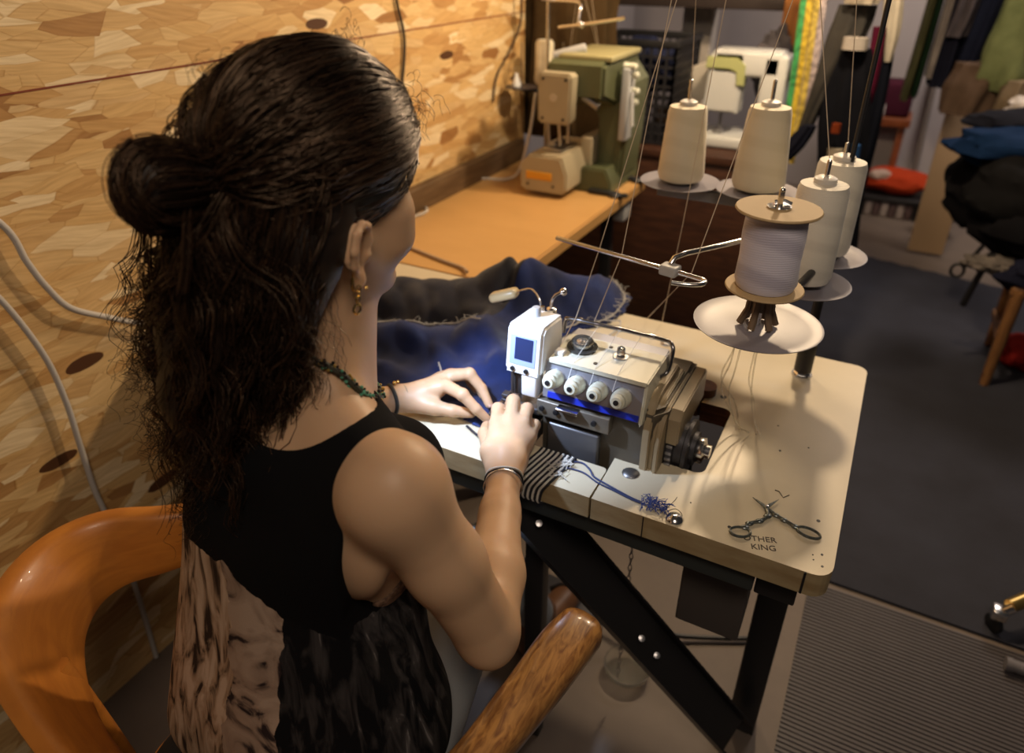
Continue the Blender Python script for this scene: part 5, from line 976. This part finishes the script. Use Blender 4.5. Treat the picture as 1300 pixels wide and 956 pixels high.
# hanging measuring tapes
RIB = thing('ribbon_hook', 'hook rail carrying the hanging coloured tapes beside the orange post', 'hook', (-.33, 2.78, 1.5)); MB().tube([(-.42, 2.78, 1.5), (-.22, 2.78, 1.5)], .006, 8).build('rod', STEEL, RIB)
for i, (x, c, z0_, lab) in enumerate(((-.352, (.05, .33, .10), .83, 'green tape hanging leftmost beside the orange post'), (-.331, (.62, .45, .04), .80, 'yellow tape hanging between the green and the gold one'), (-.309, (.55, .42, .08), .78, 'gold tape with dark spots hanging right of the yellow one'), (-.288, (.42, .36, .38), .88, 'pinkish grey tape hanging rightmost of the coloured tapes'))):
    q = MB(); pts = cat_rom([(x-.02, 2.775, 1.50), (x-.012, 2.77, 1.3), (x, 2.772, 1.05), (x+.004, 2.77, z0_)], 6); q.tube(pts, .010, 8, flat=.15, upv=(0, 1, .0)); tag(q.build('hanging_tape', mat('tape_%d' % i if False else ('tape_green', 'tape_yellow', 'tape_gold', 'tape_grey')[i], c, .6, noise=(60, .1, tuple(v*.45 for v in c)))), lab, 'tape', 'coloured tapes hanging by the orange post')
# bunch of hanging leggings
HB = 'clothes hanging in the dark bunch behind the thread stand'
def hang(name, lv, c, lab, c2=None, cat_='clothing', **k): tag(drape(name, lv, cloth('cloth_'+name, tuple(v*.7 for v in c), c2), **k), lab, cat_, HB)
X0 = lambda x: x
hang('black_leggings', [(-.160, 2.60, 1.20, .040, .03), (-.160, 2.6, 1.05, .068, .035), (-.135, 2.6, .85, .070, .035), (-.09, 2.6, .66, .055, .03), (-.045, 2.6, .50, .03, .02)], (.008, .009, .014), 'black leggings hanging in front of the bunch, white waistband on top')
hang('waistband', [(-.165, 2.56, 1.235, .036, .022), (-.165, 2.56, 1.20, .037, .024)], (.50, .46, .42), 'off-white waistband strip around the middle of the clothes bunch', ripple=.02)
hang('grey_sweater', [(-.185, 2.63, 1.32, .05, .035), (-.205, 2.63, 1.2, .05, .035), (-.245, 2.63, 1.05, .028, .03), (-.275, 2.63, .9, .02, .02)], (.065, .06, .054), 'heather grey knit sleeve slanting down the left of the bunch', (.025, .025, .025))
hang('cream_top', [(-.185, 2.62, 1.46, .05, .03), (-.178, 2.6, 1.38, .05, .035), (-.178, 2.6, 1.325, .045, .03)], (.56, .50, .40), 'cream gathered top at the upper end of the clothes bunch')
hang('white_shirt', [(-.105, 2.66, 1.46, .022, .025), (-.095, 2.66, 1.36, .026, .025), (-.078, 2.66, 1.24, .024, .02), (-.07, 2.66, 1.16, .012, .012)], (.60, .55, .45), 'white shirt tail hanging at the right edge of the bunch')
hang('maroon_vest', [(-.11, 2.64, 1.26, .018, .02), (-.10, 2.64, 1.1, .018, .02), (-.105, 2.64, 1.0, .014, .018), (-.11, 2.64, .93, .008, .01)], (.10, .008, .03), 'narrow maroon top hanging between black and white clothes')
hang('navy_trousers', [(-.085, 2.68, 1.22, .025, .03), (-.078, 2.68, 1.0, .032, .03), (-.075, 2.68, .8, .03, .03), (-.055, 2.68, .62, .018, .02)], (.009, .011, .02), 'long navy trousers hanging at the right side of the bunch')
hang('blue_sleeve', [(-.095, 2.55, .92, .012, .02), (-.085, 2.55, .78, .014, .02), (-.075, 2.55, .64, .016, .02)], (.02, .07, .20), 'bright blue sleeve hanging low on the right of the bunch')
hang('navy_sleeve', [(-.25, 2.58, .96, .02, .02), (-.28, 2.58, .9, .03, .02), (-.31, 2.58, .84, .02, .015)], (.012, .014, .028), 'dark navy sleeve poking out left over the cone')
for i, z_ in enumerate((.90, .845, .79)):
    hang('striped_sock', [(-.155+i*.006, 2.555, z_, .024, .02), (-.152+i*.006, 2.555, z_-.03, .024, .02)], (.42, .38, .30), ('uppermost', 'middle', 'lowest')[i]+' pale stripe of the striped sock in the bunch', ripple=.03)
hang('orange_lining', [(-.165, 2.525, .985, .013, .008), (-.165, 2.525, .955, .014, .008)], (.22, .04, .012), 'small rusty orange lining glimpsed amid black leggings', ripple=.05)
hang('beige_strap', [(-.135, 2.54, .745, .022, .015), (-.125, 2.54, .64, .024, .015)], (.34, .27, .17), 'beige cloth end below the striped sock')
tag(MB().tube([(-.26, 2.62, 1.50), (-.04, 2.64, 1.50)], .008, 8).build('clothes_rail', STEEL), 'short steel rail the dark bunch of clothes hangs from', 'rail')
# red cushion on a low bench, brown table, boards
tabl('bench', 'low black bench with striped box files underneath, under the red cushion', -.12, .28, 4.80, 5.15, .13, BLACK, .03, cat_='bench')
q = MB(); tag(lump('red_cushion', (.08, 4.97, .20), (.20, .16, .075), cloth('red_cloth', (.42, .05, .015), (.30, .03, .01)), .18, 1.6, 2), 'red cushion with a pale corner lying on the low bench', 'cushion')
tag(lump('white_cloth', (-.01, 4.88, .245), (.065, .05, .03), cloth('pale_cloth', (.50, .38, .32)), .2, 2, 6), 'small whitish cloth lying on the red cushion', 'cloth')
for i in range(6):
    x = -.05+i*.045; tag(MB().box((x, 4.84, .001), (x+.038, 5.0, .095), bev=.004).build('box_file', mat('file_%s' % ('pale', 'dark')[i % 2], ((.42, .37, .38), (.12, .08, .09))[i % 2], .7)), ('pale', 'dark')[i % 2]+' box file, '+('first', 'second', 'third', 'fourth', 'fifth', 'sixth')[i]+' from the left under the bench', 'file', 'box files under the low bench')
tabl('side_table', 'reddish brown wooden side table at the back wall', -.22, .08, 5.0, 5.28, .56, wood('red_brown', (.22, .06, .018), (.12, .03, .01), 5, (1, 8, 8)), .05)
tag(MB().box((-.20, 5.03, .561), (.06, 5.25, .76), bev=.02).build('maroon_bag', cloth('maroon_bag_cloth', (.06, .012, .025))), 'dark maroon square bag on the side table', 'bag')
tag(MB().lathe([(.022, .562), (.024, .58), (.022, .63), (.01, .65), (.01, .67)], (-.10, 5.02, 0), n=20).build('white_bottle', mat('bottle_white', (.5, .47, .45), .4)), 'small white bottle in front of the maroon bag', 'bottle')
tag(MB().box((.215, 4.30, .01), (.385, 4.325, .74), rot=(R(-8), 0, 0), bev=.003).build('leaning_board', mat('tan_board', (.43, .30, .18), .7)), 'tan wooden board leaning upright near the clothes rack', 'board')
tag(MB().tube([(.185, 5.22, .012), (.15, 5.26, .80)], .018, 10).build('grey_pipe', mat('grey_tube', (.13, .11, .10), .6)), 'grey tube leaning between the side table and the tan board', 'tube')
# clothes rack
rk = thing('clothes_rack', 'steel clothes rack along the back right carrying hanging clothes', 'clothes rack', (.35, 4.4, 0)); MB().tube([(-.05, 4.4, 1.6), (1.2, 4.4, 1.6)], .014, 10).build('rail', STEEL, rk)
for x in (1.18,): MB().tube([(x, 4.4, 0), (x, 4.4, 1.6)], .016, 10).build('post', STEEL, rk)
RG = 'clothes hanging on the rack'
def hg(name, lv, c, lab, c2=None): tag(drape(name, lv, cloth('rack_'+name, c, c2), ripple=.15, cnt=6, seed=lv[0][0]*9), lab, 'clothing', RG)
hg('olive_shirt', [(.03, 4.4, 1.55, .02, .12), (.02, 4.4, 1.1, .022, .13), (.01, 4.4, .78, .02, .12)], (.12, .12, .06), 'olive green shirt, leftmost on the rack')
hg('dark_green_shirt', [(.06, 4.38, 1.55, .014, .12), (.055, 4.38, 1.1, .016, .12), (.05, 4.38, .80, .014, .12)], (.02, .05, .025), 'dark green shirt next to the olive one')
hg('white_blouse', [(.11, 4.36, 1.55, .02, .12), (.10, 4.36, 1.2, .022, .12), (.095, 4.36, .90, .02, .11)], (.46, .42, .40), 'narrow white blouse between green and grey clothes')
hg('grey_jacket', [(.165, 4.30, 1.55, .05, .12), (.17, 4.3, 1.25, .05, .12), (.155, 4.3, 1.10, .05, .11)], (.12, .105, .12), 'short grey jacket in the middle of the rack')
hg('navy_dress', [(.165, 4.37, 1.52, .045, .10), (.15, 4.37, 1.1, .055, .12), (.15, 4.37, .86, .055, .12)], (.016, .018, .035), 'dark navy dress hanging below the grey jacket')
hg('navy_coat', [(.285, 4.30, 1.55, .05, .12), (.265, 4.3, 1.2, .055, .12), (.24, 4.3, .88, .055, .12)], (.014, .018, .040), 'long navy coat right of the grey jacket')
hg('green_blouse', [(.42, 4.12, 1.55, .08, .10), (.42, 4.1, 1.2, .12, .12), (.42, 4.08, .98, .13, .12), (.40, 4.08, .90, .10, .08)], (.24, .28, .13), 'sage green satin blouse at the right edge of the rack', (.13, .16, .07))
hg('brown_skirt', [(.30, 4.12, 1.0, .10, .09), (.285, 4.11, .90, .11, .10), (.27, 4.10, .78, .10, .09)], (.15, .10, .07), 'brown skirt hanging under the navy coat')
hg('taupe_skirt', [(.44, 3.95, .96, .045, .06), (.43, 3.93, .87, .055, .07), (.42, 3.93, .76, .045, .06)], (.20, .15, .095), 'taupe skirt at the right under the green blouse')
tag(lump('white_shirt_pile', (.50, 3.85, .86), (.09, .08, .05), cloth('white_shirt_cloth', (.55, .50, .45)), .3, 3, 4), 'crumpled white shirt at the right edge above the dark pile', 'clothing')
# chair with piled clothes
pc_ = thing('wooden_chair', 'wooden chair at the right edge buried under dark clothes', 'chair', (.70, 3.05, 0))
OW = wood('chair_oak', (.24, .12, .045), (.12, .05, .02), 6, (9, 9, 1))
for x, y in ((.528, 2.88), (.95, 2.88), (.56, 3.25), (.95, 3.25)): MB().tube([(x, y, 0), (x+(.0 if x > .6 else -.0), y, .40)], [.017, .024], 12).build('leg', OW, pc_)
MB().box((.50, 2.86, .38), (.98, 3.28, .42), bev=.01).build('seat', OW, pc_); MB().box((.95, 2.88, .42), (.98, 3.26, .95), bev=.01).build('backrest', OW, pc_)
MB().box((.53, 2.89, .14), (.55, 3.25, .17), bev=.004).build('stretcher', OW, pc_)
PG_ = 'dark clothes piled on the wooden chair'
for nm, c, r_, col, lab, sd_ in (('black_coat', (.66, 3.08, .60), (.32, .24, .20), (.008, .008, .010), 'large black coat filling the middle of the chair pile', 1), ('black_trousers', (.70, 2.90, .45), (.24, .08, .075), (.012, .014, .03), 'dark navy-black trousers hanging over the front of the seat', 2), ('blue_jeans', (.45, 3.14, .84), (.25, .13, .075), (.007, .024, .075), 'blue jeans folded on top of the dark pile', 3), ('black_jumper', (.50, 3.24, .905), (.26, .12, .055), (.010, .011, .018), 'black jumper lying on the blue jeans', 4), ('black_scarf', (.36, 3.28, .66), (.13, .12, .17), (.010, .010, .012), 'black cloth hanging down left of the pile', 5), ('black_skirt', (.50, 3.06, .70), (.21, .16, .14), (.009, .009, .010), 'black skirt just below the blue jeans', 8)):
    tag(lump(nm, c, r_, cloth('pile_'+nm, col), .22, 2.2, sd_*3), lab, 'clothing', PG_)
tag(lump('beige_pouch', (.335, 3.36, .60), (.045, .04, .035), cloth('pouch_cloth', (.28, .20, .10)), .2, 2, 3), 'small beige pouch at the left side of the dark pile', 'pouch')
tag(lump('grey_scarf', (.44, 2.96, .455), (.10, .06, .03), cloth('grey_scarf_cloth', (.20, .17, .15), (.05, .05, .05)), .35, 3, 7), 'grey patterned scarf below the black coat', 'scarf')
tag(MB().lathe([(.045, 0), (.052, .11), (.054, .115)], (.37, 4.62, 0), n=24).build('cup', mat('cup_white', (.42, .40, .40), .4)), 'pale cup on the floor below the tan board, left of the dark pile', 'cup')
tag(lump('black_bag', (.33, 4.62, .245), (.075, .07, .075), cloth('bag_black', (.02, .02, .024)), .25, 2, 11), 'small black bag on top of the small tan box', 'bag')
MB_ = MB().box((.29, 4.55, .116), (.44, 4.69, .17), bev=.004); tag(MB_.build('small_box', mat('tan_box', (.30, .22, .15), .7)), 'small tan box lying on the pale cup near the tan board', 'box')
q = MB().tube([(.335+.022*math.cos(t), 2.99, .40+.026*math.sin(t)) for t in [k_*.524 for k_ in range(12)]], .006, 8, closed=True).tube([(.35, 2.98, .42), (.385, 2.96, .52)], .008, 8).tube(cat_rom([(.42, 2.95, .50), (.40, 2.96, .38), (.388, 2.98, .27)], 4), .012, 8); tag(q.build('shears', BLACK), 'black handled shears dangling from the left of the chair pile', 'shears')
tag(lump('red_cloth', (.66, 3.12, .06), (.09, .12, .06), cloth('dark_red', (.20, .012, .01)), .2, 2, 9), 'dark red cloth on the floor under the wooden chair', 'cloth')
# swivel base at lower right
cs = thing('swivel_chair_base', 'chrome and brass caster foot at the lower right edge of the rug', 'chair', (.53, 1.66, 0))
MB().lathe([(.02, -.009), (.024, -.006), (.024, .006), (.02, .009)], (.493, 1.60, .026), (.8, .5, 0), 24).build('caster', BLACK, cs)
q = MB().box((.478, 1.585, .045), (.512, 1.622, .075), bev=.006); q.tube([(.498, 1.603, .06), (.52, 1.61, .085)], .012, 10); q.build('fork', CHROME, cs)
MB().tube([(.51, 1.61, .085), (.60, 1.70, .10), (.72, 1.82, .13)], [.016, .02, .026], 12).build('arm', mat('brass', (.5, .35, .12), .3, .9), cs)
tag(MB().tube([(.512, 1.487, .022), (.60, 1.485, .022), (.75, 1.48, .022)], .014, 14).tube([(.512, 1.487, .022), (.525, 1.487, .022)], .0165, 14).build('plastic_tube', mat('tube_grey', (.16, .15, .16), .4)), 'short grey plastic tube lying on the ribbed mat at right', 'tube')
